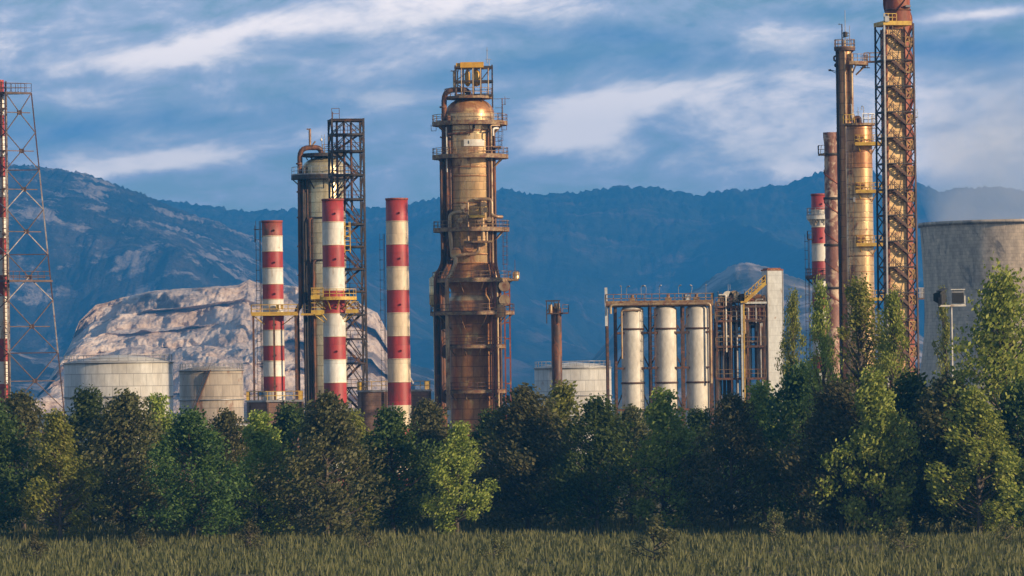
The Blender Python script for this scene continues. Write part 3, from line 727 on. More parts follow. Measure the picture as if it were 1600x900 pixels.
ds, dt, dw, dd = lattice_tower('stair_tower', 'dark rusted open lattice stair tower beside the pale domed column', 518, 567, 340, 640, R(9),
    [188,211,237,274,312,351,386,421,456,492,530,568,606,644,682], 186, 'dark_steel', 3.9)
b = MB(); b.box(-dw-.1, dw+.1, -dd-.1, dd+.1, dt.z(190), dt.z(187)); b.build('roof', M['steel'], ds)
b = MB()
for k in (-1.35, -.4, .55): b.tube([(k,-.9,dt.z(330)), (k,-.9,dt.z(190))], .16, 8)
b.build('riser_pipe', M['rust_pipe'], ds)
b = MB(); b.rail([(-dw,-dd),(-dw+1.0,-dd)], dt.z(187), 1.4, .07); b.bar((-dw+.1,-dd,dt.z(187)), (-dw+.1,-dd,dt.z(176)), .1); b.build('roof_railing', M['steel'], ds)

# ================================================================== FLARE DERRICK (left edge)
def derrick():
    t = T(3, 400, 600); S = t.s; z = t.z
    rt = root('flare_derrick', 'three-legged lattice derrick around a slim red and white flare stack at the left edge', 'derrick', t.loc())
    zt, zb = z(146), 0
    def leg(px_t, px_b, y_t, y_b):            # position at height
        xt, xb = t.x(px_t, 146), t.x(px_b, 496); z2 = z(496)
        def f(zz):
            u = (zt-zz)/(zt-z2); return Vector((xt+(xb-xt)*u, y_t+(y_b-y_t)*u, zz))
        return f
    LR, LM, LL = leg(49, 84, 0, .8), leg(11, 17, -2.2, -3.6), leg(-44, -78, 0, .8)
    zl = [z(y) for y in (146,208,266,328,398,470,552,640)]+[0]
    for f in (LR, LM, LL):
        b = MB()
        for i, (a, c) in enumerate(zip(zl, zl[1:])):
            b.m = 1 if i in (2, 3, 5) else 0
            b.bar(f(a), f(c), .15 if f is not LM else .17)
        b.build('leg', [M['red_steel'], M['white_steel']], rt)
    b = MB()
    for A, B in ((LM, LR), (LL, LM)):
        for i, (a, c) in enumerate(zip(zl, zl[1:])):
            mid = (a+c)/2; cen = (A(mid)+B(mid))/2
            b.m = 1 if i in (2,3,4) else 0; b.bar(A(c), cen, .1); b.bar(cen, B(c), .1)
            b.m = 0; b.bar(A(a), cen, .1); b.bar(B(a), cen, .1); b.bar(A(mid), B(mid).lerp(A(mid), .12), .12)
            b.bar(cen-Vector((.3,0,.0)), cen+Vector((.3,0,0)), .12, .55)
    b.build('bracing', [M['red_steel'], M['white_steel']], rt)
    b = MB()
    for a in zl[::2]: b.bar(LL(a), LR(a), .12)
    b.build('rear_strut', M['red_steel'], rt)
    b = MB(); p = [LL(zt), LM(zt), LR(zt)]
    b.add([q+Vector((0,0,dz)) for dz in (-.15,.1) for q in p], [(2,1,0),(3,4,5),(0,1,4,3),(1,2,5,4),(2,0,3,5)]); dk = b.build('top_platform', M['red_steel'], rt)
    b = MB(); b.rail([(q.x,q.y) for q in p+[p[0]]], zt+.1, 1.1, .06, .8); b.build('railing', M['red_steel'], dk)
    zp = z(440); p = [LL(zp), LM(zp), LR(zp)]
    b = MB(); b.bar(p[1], p[2], .9, .25); b.bar(p[0], p[1], .9, .25); dk = b.build('walkway', M['red_steel'], rt)
    b = MB(); b.rail([(p[1].x,p[1].y-.4),(p[2].x,p[2].y-.4)], zp+.1, 1.1, .06, .9); b.build('railing', M['steel'], dk)
    # the stack
    prof = []; mats = []; edges = [496+33,463,430,398,372,340,308,277,245,213,180,148,125]
    zz = [0, z(680), z(640), z(600), z(565)]+[z(y) for y in edges]
    prof = [(.62 - .1*i/len(zz), q) for i, q in enumerate(zz)]; mats = [i % 2 for i in range(len(zz)-1)]
    b = MB(); b.lathe(prof, 24, mats=mats); b.build('stack', [M['red'], M['white']], rt)
    b = MB(); b.ladder(t.x(9.5,300), -1.2, 1, z(128), .5, .09, True, .5); b.build('ladder', M['steel'], rt)
    b = MB(); b.tube([(t.x(12.5,300),-1.0,1), (t.x(12.5,300),-1.0,z(150))], .14, 8); b.tube([(t.x(1,130),-.3,z(160)),(t.x(1,130),-.3,z(127))], .1, 6); b.build('pilot_gas_pipe', M['galv'], rt)
    b = MB()
    for yy in (170, 235, 295, 365, 430):
        b.box(t.x(5,yy), t.x(12,yy), -1.5, -.4, z(yy+2), z(yy))
    b.build('rest_platform', M['steel'], rt)
derrick()

# ================================================================== small platform left of the drums (x 853-888)
def small_top():
    t = T(869, 480, 690); S = t.s; z = t.z
    rt = root('slender_column', 'small dark column head with a railed cage, alone right of the gold column', 'column', t.loc())
    b = MB(); b.lathe([(.75,0),(.75,z(482)),(.5,z(479)),(.05,z(478))], 24); b.build('shell', M['rust_pipe'], rt)
    b = MB(); b.box(-14*S, 10*S, -1, 1, z(491), z(489)); b.box(5*S,19*S,-1,.6,z(490.5),z(488.5)); dk = b.build('platform', M['steel'], rt)
    b = MB(); b.rail([(10*S,-1),(19*S,-1),(19*S,.6)], z(488.5), 1.1, .08, .7); b.build('railing', M['deck_tan'], dk)
    b = MB()
    for x in (-15*S, 4*S):
        for y in (-.9,.9): b.bar((x,y,z(505)), (x,y,z(470)), .13)
    for y in (-.9,.9): b.bar((-16.5*S,y,z(470)), (6*S,y,z(470)), .16)
    b.bar((-15*S,-.9,z(488)), (-6*S,-.9,z(471)), .1); b.bar((4*S,-.9,z(488)), (-4*S,-.9,z(471)), .1)
    b.build('davit_frame', M['dark_steel'], rt)
    b = MB(); b.tube([(1*S,-.4,z(482)),(1*S,-.4,z(474))], .45, 12); b.tube([(-9*S,-.6,z(489)),(-9*S,-.6,z(476))], .3, 10); b.tube([(-5*S,-.3,z(484)),(3*S,-.3,z(479))], .22, 8); b.build('top_valve', M['tan_pipe'], rt)
small_top()

# ================================================================== DRUM DECK (x 945-1115)
def drum_structure():
    t = T(1030, 480, 628); S = t.s; z = t.z; X = lambda px: (px-1030)*S
    rt = root('drum_gantry', 'long rusty steel gantry with a railed deck over three white drums', 'gantry', t.loc())
    zd = z(473)
    b = MB(); b.box(X(946), X(1113), -3.2, 3.2, zd-.5, zd); dk = b.build('deck', M['deck_tan'], rt)
    b = MB(); b.rail([(X(946),3.1),(X(946),-3.15),(X(1113),-3.15),(X(1113),3.1)], zd, 1.1, .09, 1.0); b.box(X(946),X(1113),-3.2,-3.14,zd,zd+.25); b.build('railing', M['deck_tan'], dk)
    for px in (948, 961, 1015, 1066, 1110):
        for y in (-2.9, 2.9):
            b = MB(); b.bar((X(px),y,0), (X(px),y,zd-.5), .32); b.build('post', M['steel'], rt)
    for a, c in ((961,1015),(1015,1066),(1066,1110)):
        b = MB()
        for zz, z2 in ((z(520),zd-.5),(z(575),z(520)),(z(640),z(575)),(z(700),z(640))):
            q = MB(); q.bar((X(a),-2.9,zz),(X(c),-2.9,zz),.26); q.build('beam', M['steel'], rt); b.bar((X(a),2.9,zz),(X(c),2.9,zz),.26)
            b.bar((X(a),2.9,zz),((X(a)+X(c))/2,2.9,z2),.16); b.bar((X(c),2.9,zz),((X(a)+X(c))/2,2.9,z2),.16)
        q = MB(); q.bar((X(a)+.4,-2.9,z(497)),((X(a)+X(c))/2,-2.9,zd-.5),.13); q.build('diagonal_brace', M['steel'], rt)
        b.build('bracing', M['steel'], rt)
    b = MB(); b.bar((X(946.5),-3,zd-3), (X(946.5),-3,z(449)), .34); b.build('tall_post', M['pale_metal'], rt)
    b = MB()
    for px, w_ in ((988,8),(1044,10),(1088,9),(1071,6)):
        b.box(X(px-w_/2), X(px+w_/2), -1.5, .6, zd, z(465)); b.tube([(X(px),-.6,z(466)),(X(px),-.6,z(460.5))], .22, 8)
    b.build('valve_box', M['deck_tan'], rt)
    b = MB(); b.box(X(1070),X(1078),-2.6,-1.4,zd,z(462)); b.build('control_cabinet', M['pale_metal'], rt)
    b = MB(); b.pipe([(X(953),-3.6,z(490)),(X(953),-3.6,z(476)),(X(1108),-3.6,z(476)),(X(1108),-3.6,z(600))], .17, 8); b.pipe([(X(970),-3.5,z(560)),(X(970),-3.5,z(485)),(X(1000),-3.5,z(485))], .13, 8); b.build('header_pipe', M['tan_pipe'], rt)
    b = MB()
    for px in (1018, 1019.5): pass
    b.ladder(X(1018), -3.3, 1, zd, .5, .07); b.build('ladder', M['steel'], rt)
    # drums
    D0 = None
    for i, (px, lb) in enumerate(((987,'white drum under the gantry, nearest the tall pale post'), (1039,'middle white drum of three under the gantry, with a diagonal brace across it'), (1088,'white drum under the gantry, nearest the tangle of pipes'))):
        if D0 is None:
            D0 = root('storage_drum', lb, 'drum', (0,0,0), 0, 'white drums under the gantry'); rr = 17.5*S
            b = MB(); b.lathe([(rr,z(640)),(rr,z(485))]+dome(rr, z(485), 8*S, 8)[1:], 40); b.lathe([(rr*.2,z(672)),(rr,z(640))], 40); b.build('body', M['drum'], D0)
            rings('band', 'steel', D0, rr, [z(514), z(598)], .1, .12, 40)
            b = MB(); b.tube([(0,0,0),(0,0,z(670))], .5, 12); b.build('outlet_pipe', M['rust_pipe'], D0)
            o = D0
        else: o = copy_tree(D0); o['label'] = lb
        o.location = (t.X0+X(px), t.Y-2.0, 0)
    L0 = None
    LP = ((970,'leftmost'),(977,'second from left'),(1002,'third from left'),(1008,'fourth from left'),(1030,'fifth from left'),(1060,'sixth from left'),(1076,'seventh from left, tilted'),(1102,'rightmost'))
    for px, w_ in LP:
        if L0 is None:
            L0 = root('deck_lamp', '', 'lamp post', (0,0,0), 0, 'thin lamp posts along the gantry deck')
            b = MB(); b.tube([(0,0,0),(0,0,1.9),(-.18,0,2.15)], .035, 6); b.build('pole', M['galv'], L0)
            b = MB(); b.tube([(-.1,0,2.12),(-.42,0,2.2)], .08, 8); b.build('lamp_head', M['galv'], L0); o = L0
        else: o = copy_tree(L0)
        o['label'] = 'thin lamp post on the gantry deck over the drums, '+w_+' of eight'
        o.location = (t.X0+X(px), t.Y-3.0, zd); o.rotation_euler = (0, R(14) if 'tilted' in w_ else R(-5 if px % 2 else 3), R(px*37 % 180))
drum_structure()

# ================================================================== PIPE TANGLE (x 1115-1195) + housing + yellow stair
def exchanger_structure():
    t = T(1155, 480, 646); S = t.s; z = t.z; X = lambda px: (px-1155)*S; rd = random.Random(4)
    rt = root('exchanger_structure', 'open steel structure crowded with exchangers and pipes, left of the pale tower', 'process structure', t.loc())
    lv = [478, 500, 540, 590, 645]
    for px in (1118, 1141, 1166, 1192):
        for y in (-3, 3):
            b = MB(); b.bar((X(px),y,0), (X(px),y,z(462 if px > 1130 else 473)), .28); b.build('post', M['steel'], rt)
    for l in lv:
        b = MB(); b.box(X(1116), X(1194), -3.2, 3.2, z(l)-.3, z(l)); d = b.build('floor', M['steel'], rt)
        b = MB(); b.rail([(X(1116),-3.15),(X(1194),-3.15)], z(l), 1.1, .07, 1.1); b.build('railing', M['deck_tan'], d)
    b = MB(); b.bar((X(1157),-3.35,0),(X(1157),-3.35,z(474)),.24); b.bar((X(1157),-3.35,z(474)),(X(1196),-3.35,z(474)),.26); b.build('portal_frame', M['pale_metal'], rt)
    for px, py, w_, rr, m_ in ((1128,471,0,.55,'tan_pipe'),(1136,463,0,.55,'drum'),(1146,463,0,.6,'tan_pipe'),(1133,476,0,.5,'rust_pipe'),(1158,467,0,.5,'rust_pipe'),(1168,470,0,.6,'rust_paint'),(1150,488,0,.8,'rust_pipe'),(1127,489,0,.7,'dark_steel'),(1178,487,0,1.0,'rust_paint'),(1184,468,0,.5,'deck_tan')):
        b = MB(); b.tube([(X(px),-2.8,z(py)),(X(px),2.4,z(py))], rr, 16); b.tube([(X(px),-2.95,z(py)),(X(px),-2.75,z(py))], rr+.14, 16); b.build('heat_exchanger', M[m_], rt)
    for k in range(58):
        b = MB(); x0, x1 = X(rd.uniform(1116,1192)), X(rd.uniform(1116,1192)); y0 = rd.uniform(-2.8,2.8); za, zb_ = z(rd.uniform(457,500)), z(rd.uniform(480,560))
        if k % 3 == 0: b.pipe([(x0,y0,zb_),(x0,y0,za),(x0+rd.uniform(-2,2),y0,za)], rd.uniform(.08,.17), 8, .3)
        elif k % 3 == 1: b.pipe([(x0,y0,z(590)),(x0,y0,zb_),(x1,y0,zb_),(x1,y0,z(645))], rd.uniform(.12,.22), 8, .4)
        else: b.pipe([(x0,-3.1,zb_),(x0,-3.1,za-.3),(x0+rd.choice((-1,1)),-3.1,za-.3),(x0+rd.choice((-1,1)),-1,za-.3)], rd.uniform(.06,.12), 8, .2)
        b.build('process_pipe', M[rd.choice(['tan_pipe','rust_pipe','galv','drum','rust_pipe','steel'])], rt)
    for k in range(14):
        px = rd.uniform(1122,1190); b = MB(); b.tube([(X(px),rd.uniform(-2,2),z(466)), (X(px+rd.uniform(-1.5,1.5)),rd.uniform(-2,2),z(rd.uniform(452,458)))], .05, 6)
        b.build('vent_stub', M['galv'], rt)
    b = MB()
    for px, py in ((1136,458),(1146,457),(1160,461),(1176,459),(1127,467)): b.tube([(X(px),-2.4,z(py+5)),(X(px),-2.4,z(py))], .28, 10); b.tube([(X(px)-.5,-2.4,z(py+1)),(X(px)+.5,-2.4,z(py+1))], .12, 8)
    b.build('relief_valve', M['drum'], rt)
    for px, n_ in ((1140,'a'),(1137,'b')): antenna(rt, X(px), -2, z(463), z(444), 'galv', .03)
    # yellow inclined conveyor stair
    ys = root('inclined_stair', 'bright yellow inclined stair climbing to the pale housing tower', 'stair', (t.X0, t.Y-3.9, 0))
    p0, p1 = Vector((X(1162),0,z(472))), Vector((X(1194),0,z(444)))
    b = MB()
    for y in (-.4,.4): b.bar(p0+Vector((0,y,0)), p1+Vector((0,y,0)), .12, .45)
    n = 14
    for k in range(n):
        p = p0.lerp(p1,(k+.5)/n); b.box(p.x-.15,p.x+.15,-.4,.4,p.z-.03,p.z+.03)
    b.build('stair_flight', M['yellow'], ys)
    b = MB()
    for y in (-.42,.42):
        for h_ in (.55,1.1): b.bar(p0+Vector((0,y,h_)), p1+Vector((0,y,h_)), .09)
        for k in range(7): p = p0.lerp(p1,k/6)+Vector((0,y,0)); b.bar(p, p+Vector((0,0,1.1)), .09)
    b.build('railing', M['yellow'], ys)
    b = MB(); b.box(X(1155),X(1165),-.6,.5,z(474),z(471.5)); b.bar((X(1160),0,0),(X(1160),0,z(474)),.2); b.build('landing', M['yellow'], ys)
    hs = root('housing_tower', 'narrow pale metal-clad housing tower with a brown cap', 'tower', (t.X0+X(1206.5), t.Y-1, 0), R(14))
    w, d = 1.05, 1.35
    b = MB(); b.box(-w, w, -d, d, 0, z(424)); b.build('wall', M['pale_metal'], hs)
    b = MB()
    for x in (-w-.02, w+.02): b.box(x-.06,x+.06,-d-.06,-d+.06,0,z(424)-.02)
    b.build('corner_strip', M['galv'], hs)
    b = MB(); b.box(-w-.08, w+.08, -d-.08, d+.08, z(424), z(423)+.1); b.box(-w+.1, w-.2, -d+.2, d-.2, z(423)+.12, z(420)); b.build('cap', M['rust_paint'], hs)
    b = MB(); b.box(-w-.13, -w-.03, -.5, .6, z(444), z(432)); b.build('door', M['dark_steel'], hs)
exchanger_structure()

# ================================================================== RIGHT GROUP
def striped_right():
    rt, t, r = chimney('striped_chimney', 'distant striped chimney with a white gallery, left of the rust-patched stack', 1281, 380, 700, 12.6, [303,328,355,381,408,432], 1264, 366)
    S = t.s; z = t.z
    rt['label'] = 'partly hidden striped chimney with a white gallery, left of the patchy rusted stack'
    platform(rt, r*1.02, r+7.5*S, z(337), 0, 2*pi, 'white', 'galv', n=16, th=.55, brackets=8)
    b = MB()
    for k in range(12):
        a = 2*pi*k/12; b.bar(((r+.3)*math.cos(a),(r+.3)*math.sin(a),z(341)), ((r+.05)*math.cos(a),(r+.05)*math.sin(a),z(352)), .16)
    b.build('corbel', M['white'], rt)
    platform(rt, r*1.03, r+10*S, z(432), R(-230), R(20), 'steel', 'steel', n=14, th=.4)
    b = MB(); b.box(-19.5*S, -12*S, -.9, .3, z(375), z(373)); dk = b.build('rest_platform', M['dark_steel'], rt)
    b = MB(); b.rail([(-12*S,-.9),(-19.5*S,-.9),(-19.5*S,.3)], z(373), 1.1, .07, .5); b.build('railing', M['dark_steel'], dk)
    # patchy stack
    t = T(1300, 340, 650); S = t.s; z = t.z; r = 10.8*S
    rt = root('rusted_stack', 'slim steel stack with peeling pink, white and rust paint behind the tall dark column', 'chimney', t.loc())
    b = MB(); b.lathe([(r*1.15,0),(r,z(236)),(r*.98,z(228)),(r*1.12,z(214)),(r*1.14,z(207)),(r*.95,z(207)),(r*.95,z(214))], 32); b.build('shaft', M['peel'], rt)
    rings('flange', 'dark_steel', rt, r, [z(yy) for yy in (241, 310, 383, 450)], .22, .16, 32)
    b = MB()
    for k in range(160):        # spiral strip
        a0_, a1_ = k*.22, (k+1)*.22; za, zb_ = z(246)-k*.14, z(246)-(k+1)*.14
        b.bar(((r+.05)*math.cos(a0_),(r+.05)*math.sin(a0_),za), ((r+.05)*math.cos(a1_),(r+.05)*math.sin(a1_),zb_), .16)
    b.build('helical_strake', M['rust_paint'], rt)
    b = MB(); b.box(-20*S,-10*S,-.9,.6,z(243),z(240)); dk = b.build('platform', M['dark_steel'], rt)
    b = MB(); b.rail([(-10*S,-.9),(-20*S,-.9),(-20*S,.6)], z(240), 1.1, .07, .6); b.bar((-17*S,-.4,z(240)),(-15.5*S,-.4,z(227)),.08); b.build('railing', M['dark_steel'], dk)
    b = MB(); b.box(11*S,18*S,-1,.6,z(218),z(216)); dk = b.build('platform', M['dark_steel'], rt); b = MB(); b.rail([(11*S,-1),(18*S,-1)], z(216), 1.1,.07,.5); b.build('railing', M['steel'], dk)
striped_right()

def slim_column():
    t = T(1320.5, 130, 645); S = t.s; z = t.z; r = 10.8*S
    # keep the axis vertical: reference row 130
    rt = root('slim_column', 'tall slim dark rusty column with a railed crow\'s nest and aerials on top', 'column', t.loc())
    b = MB(); b.lathe([(r*1.1,0),(r,z(300)),(r,z(78))]+dome(r,z(78),.4,4)[1:], 32); b.build('shell', M['clad_rust'], rt)
    platform(rt, r*.3, 16.5*S, z(75), 0, 2*pi, 'steel', 'deck_tan', n=14, th=.35, brackets=6)
    b = MB(); xx = -1*S; b.tube([(xx,-r-.2,z(64)), (xx,-r-.2,1)], .14, 8); b.tube([(xx+.9,-r-.1,z(84)), (xx+.9,-r-.1,z(190))], .22, 8); b.build('riser_pipe', M['tan_pipe'], rt)
    b = MB(); b.tube([(-r-.15,-.4,z(80)),(-r-.15,-.4,1)], .18, 8); b.build('drain_pipe', M['dark_steel'], rt)
    for yy in (88,):
        b = MB(); b.pipe([(-r,-.3,z(88)),(-r-.55,-.3,z(88)),(-r-.55,-.3,z(94)),(-r-.1,-.3,z(97)),(-r-.5,-.3,z(103)),(-r,-.3,z(105))], .13, 8, .2); b.build('loop_pipe', M['dark_steel'], rt)
    b = MB(); b.bar((-r,-.2,z(112)),(-r-1.2,-.2,z(109)),.1); b.bar((-r-1.2,-.2,z(109)),(-r,-.2,z(116)),.07); b.tube([(-r-1.3,-.2,z(109.5)),(-r-.9,-.2,z(109.5))],.13,8); b.build('hoist_arm', M['dark_steel'], rt)
    platform(rt, r+.02, r+1.6, z(99), R(-95), R(40), 'deck_tan', 'deck_tan', n=26, th=.3, brackets=3, c=(.6,0))
    b = MB(); b.box(30*S, 57*S, -.6, .5, z(98.5), z(96)); wk = b.build('walkway', M['steel'], rt)
    b = MB(); b.rail([(30*S,-.55),(57*S,-.55)], z(96), 1.1, .07, .8); b.rail([(30*S,.45),(57*S,.45)], z(96), 1.1, .07, .8); b.build('railing', M['deck_tan'], wk)
    b = MB()
    for px in (27,31,35): b.bar((px*S,-.8,z(100)),(px*S,-.8,z(107)),.12); b.bar((px*S-.3,-.8,z(107)),(px*S+.3,-.8,z(107)),.12)
    b.build('hanging_valve', M['dark_steel'], rt)
    antenna(rt, .1, -.1, z(76), z(16), 'galv', .05, ()); antenna(rt, .7, .1, z(76), z(40), 'galv', .05)
    b = MB(); b.tube([(-.35,-.3,z(76)),(-.35,-.3,z(38)),(-.8,-.3,z(38))], .08, 8); b.tube([(.1,-.2,z(58)),(.1,-.2,z(50))], .3, 8); b.bar((-.35,-.2,z(52)),(.6,-.2,z(52)),.1); b.bar((-.35,-.2,z(59)),(.6,-.2,z(56)),.1); b.build('vent_pipe', M['dark_steel'], rt)
slim_column()

def fat_column():
    t = T(1343.5, 300, 625); S = t.s; z = t.z; r = 20.3*S
    rt = root('lit_column', 'stout golden column with three bright yellow balconies beside the stair tower', 'column', t.loc())
    b = MB(); b.lathe([(r*1.05,0),(r,z(262)),(r,z(201)),(r*.97,z(197)),(r*.9,z(194)),(.02,z(192))], 48, mats=[0,1,1,1,1]); b.build('shell', [M['clad_gold'], M['clad_rust']], rt)
    rings('insulation_band', 'clad_rust', rt, r, [z(yy) for yy in (236, 262, 288, 312, 340, 368, 400, 425, 450, 475)])
    for yy in (226, 300, 383, 468):
        b = MB(); x0, x1, yf = -8.5*S, 34*S, -r-.9
        b.box(x0,x1,yf,-.2,z(yy)-.22,z(yy)); 
        b.bar((x0+.4,yf+.3,z(yy)-.2),(x0+.8,-r+.3,z(yy)-1.3),.1); b.bar((x1-.8,yf+.3,z(yy)-.2),(1.4,-.6,z(yy)-1.5),.1)
        d = b.build('balcony', M['yellow'], rt)
        b = MB(); b.rail([(x0,-r+.2),(x0,yf+.05),(x1,yf+.05),(x1,-.2)], z(yy), 1.12, .085, .62); b.box(x0,x1,yf-.02,yf+.02,z(yy),z(yy)+.2); b.build('railing', M['yellow'], d)
        b = MB(); b.tube([(-.0,-r-.25,z(yy)+.75),(-.0,-r+.3,z(yy)+.75)], .38, 16); b.tube([(-.0,-r-.32,z(yy)+.75),(-.0,-r-.2,z(yy)+.75)], .46, 16); b.build('manway', M['clad_rust'], rt)
    b = MB(); b.box(-24*S,-8*S,-1.2,.9,z(196),z(194)); b.arc_deck(.1,r+.4,z(193),0,2*pi,.3,24); dk = b.build('top_deck', M['deck_tan'], rt)
    b = MB(); b.rail([(-8*S,-1.2),(-24*S,-1.2),(-24*S,.9)], z(194), 1.2, .09, .55); b.build('side_railing', M['yellow'], dk)
    b = MB(); b.arc_rail(r+.35, z(193), R(-80), R(70), 1.2, 18, .07); b.build('railing', M['white'], dk)
    b = MB(); b.pipe([(-6*S,0,z(194)),(-6*S,0,z(184)),(1*S,0,z(184)),(1*S,0,z(196))], .3, 10, .55); b.build('gooseneck_pipe', M['rust_pipe'], rt)
    b = MB(); b.pipe([(-11*S,.2,z(193)),(-11*S,.2,z(163)),(-13*S,.2,z(163))], .07, 6, .1); b.pipe([(8*S,.2,z(193)),(8*S,.2,z(167)),(5*S,.2,z(165)),(4*S,.2,z(172))], .05, 6, .2)
    b.bar((-11*S,.2,z(176)),(-7*S,.2,z(174)),.1); b.build('vent_pipe', M['galv'], rt)
    antenna(rt, -1*S, 0, z(193), z(167), 'galv', .045, ((z(175),-.25,.3),))
    b = MB(); b.ladder(r+.25, -.9, z(226), z(193)+1, .6, .07); b.ladder(-r*.72, -r*.85, 1, z(226), .45, .05, False); b.build('ladder', M['deck_tan'], rt)
    b = MB(); b.box(-12*S,-8.5*S,-r-.1,-r+.5,z(316),z(308)); b.pipe([(-21*S,-r*.3,z(309)),(-11*S,-r,z(312))],.05,6); b.build('junction_box', M['galv'], rt)
fat_column()

def stair_stack():
    Y = 590; t = T(1402, 260, Y+3); S = t.s; z = t.z
    # tall stack with helical strakes
    st = root('tall_stack', 'tall rust-red stack with helical strakes rising out of the frame behind the stair tower', 'chimney', (T(1406,260,Y+7).X0, Y+7, 0))
    r = 19.5*S
    b = MB(); b.lathe([(r*1.02,0),(r*1.0,z(60)),(r*.98,z(-60)),(r*.97,z(-160))], 40); b.build('shaft', M['rust_paint'], st)
    for ph in (0, 2.1, 4.2):
        b = MB(); n = 260; hgt = z(-160)-z(330); vs = []; fs = []
        for k in range(n+1):
            u = k/n; a = ph+u*2*pi*2.7; zz = z(330)+hgt*u
            for rr, dz in ((r*.97,-.06),(r+.28,-.06),(r+.28,.06),(r*.97,.06)): vs.append((rr*math.cos(a), rr*math.sin(a), zz+dz))
        for k in range(n):
            for j in range(4): fs.append((k*4+j,k*4+(j+1)%4,k*4+4+(j+1)%4,k*4+4+j))
        b.add(vs, fs); b.build('helical_strake', M['rust_paint'], st)
    rings('flange', 'rust_pipe', st, r, [z(yy) for yy in (12, -40, 60)], .1, .1, 40)
    b = MB(); b.box(r*.55,r*.95,-r-.3,-r*.4,z(9),z(6)); b.build('bracket', M['galv'], st)
    # stair tower
    t = T(1400, 260, Y); S = t.s; z = t.z; phi = R(13)
    rt = root('clad_stair_tower', 'tan panelled stair tower with zigzag flights and rusty lattice, tallest at the right', 'stair tower', t.loc(), phi)
    w, d = 3.72/2, 3.7/2
    legs = [((-w,-d),'galv'),((w,-d),'red_steel'),((w,d),'dark_steel'),((-w,d),'dark_steel')]
    for (x, y), m_ in legs:
        b = MB(); b.bar((x*1.06,y*1.03,0),(x,y,z(38)),.2); b.build('leg', M[m_], rt)
    ls = [z(95+40.3*k) for k in range(18)]; ls = [q for q in ls if q > .5]
    top = z(43)
    b = MB(); L = [(-w,-d),(w,-d),(w,d),(-w,d)]
    prev = top
    for zz in ls:
        for i in range(4):
            p, q = L[i], L[(i+1)%4]
            b.bar((*p,zz),(*q,zz),.13 if i==0 else .2)
            mid = (prev+zz)/2
            if i in (1,3):
                c = ((p[0]+q[0])/2,(p[1]+q[1])/2)
                b.bar((*p,prev),(*q,mid),.11); b.bar((*q,mid),(*p,zz),.11); b.bar((*q,prev),(*p,mid),.11); b.bar((*p,mid),(*q,zz),.11)
            if i == 0:
                b.bar((p[0]+.1,p[1]+.15,zz),(0.3,p[1]+.15,prev-.2),.1)
                b.bar((w,-d,prev),(w-.8,-d,zz),.07)
        prev = zz
    b.build('bracing', M['dark_steel'], rt)
    # panelled shaft
    b = MB(); b.box(-w+.55, w-.8, -.85, d-.2, 0, top-.2); b.build('shaft_wall', M['tan_panel'], rt)
    b = MB(); b.box(-w+.2, -w+.46, -.9, .2, 0, top-.3); b.build('cable_duct', M['rust_paint'], rt)
    b = MB()
    for x in (-w+.56, w-.84): b.box(x-.05,x+.09,-.96,-.851,0,top-.2)
    b.build('shaft_rib', M['rust_paint'], rt)
    b = MB(); b.box(-w-.15,w-.25,-d-.15,d+.1,z(41),z(34.5)); b.build('top_beam', M['yellow'], rt)
    b = MB(); b.box(-w+.02,-w+.55,-d-.35,-d-.2,z(36),z(27)); b.build('top_panel', M['galv'], rt)
    b = MB(); b.rail([(-w,-d),(-w+1.6,-d)], z(34.5), .9, .08, .5); b.build('top_railing', M['yellow'], rt)
    ls2 = [z(95-40.3)]+ls
    for i, zz in enumerate(ls2):
        zr = zz-(0.45 if 1 else 0)*40.3*S   # right landing lower than the left one
        if zr < 1: continue
        if i > 0 or True:
            b = MB(); b.box(-w+.05,-w+1.15,-d+.05,-.6,zz-.12,zz); dk = b.build('landing', M['steel'], rt)
            b = MB(); b.rail([(-w+.05,-d+.08),(-w+1.1,-d+.08)], zz, 1.0, .06, .5); b.build('railing', M['deck_tan'], dk)
        b = MB()
        for y in (-d+.1,-d+.85):
            b.bar((-w+1.05,y,zz-.06),(w-.95,y,zr-.06),.08,.34)
            b.bar((-w+1.05,y,zz+.95),(w-.95,y,zr+.95),.06)
            for k in range(4):
                u = k/3; x = (-w+1.05)*(1-u)+(w-.95)*u; zc = zz*(1-u)+zr*u; b.bar((x,y,zc),(x,y,zc+.95),.05)
        for k in range(8):
            u = (k+.5)/8; x = (-w+1.05)*(1-u)+(w-.95)*u; zc = zz*(1-u)+zr*u; b.box(x-.13,x+.13,-d+.1,-d+.85,zc-.04,zc)
        b.build('stair_flight', M['steel'], rt)
        # return flight, rising to the left behind
        if 0:
            b = MB(); zn = ls2[i+1]
            for y in (-d+.95,-d+1.3):
                b.bar((w-.95,y,zr-.06),(-w+1.05,y,zn-.06),.06,.12)
            for k in range(8):
                u = (k+.5)/8; b.box((w-.95)*(1-u)+(-w+1.05)*u-.09,(w-.95)*(1-u)+(-w+1.05)*u+.09,-d+.95,-d+1.3,zr*(1-u)+zn*u-.025,zr*(1-u)+zn*u)
            b.build('stair_flight', M['deck_tan'], rt)
        b = MB(); b.box(w-1.0,w-.05,-d+.05,-.6,zr-.16,zr); dk = b.build('landing', M['deck_tan'], rt)
        b = MB(); b.rail([(w-1.0,-d+.06),(w-.06,-d+.06),(w-.06,-.6)], zr, 1.05, .09, .45); b.build('railing', M['yellow_faded'], dk)
    b = MB(); b.box(w+.1,w+1.15,-1.2,-.2,z(466)-.2,z(466)); dk = b.build('side_platform', M['steel'], rt)
    b = MB(); b.rail([(w+.1,-1.2),(w+1.1,-1.2),(w+1.1,-.2)], z(466), 1.2, .1, .4); b.build('railing', M['galv'], dk)
    b = MB(); b.box(w+.1,w+.75,-.8,-.2,z(183)-.1,z(183)); dk = b.build('side_platform', M['steel'], rt)
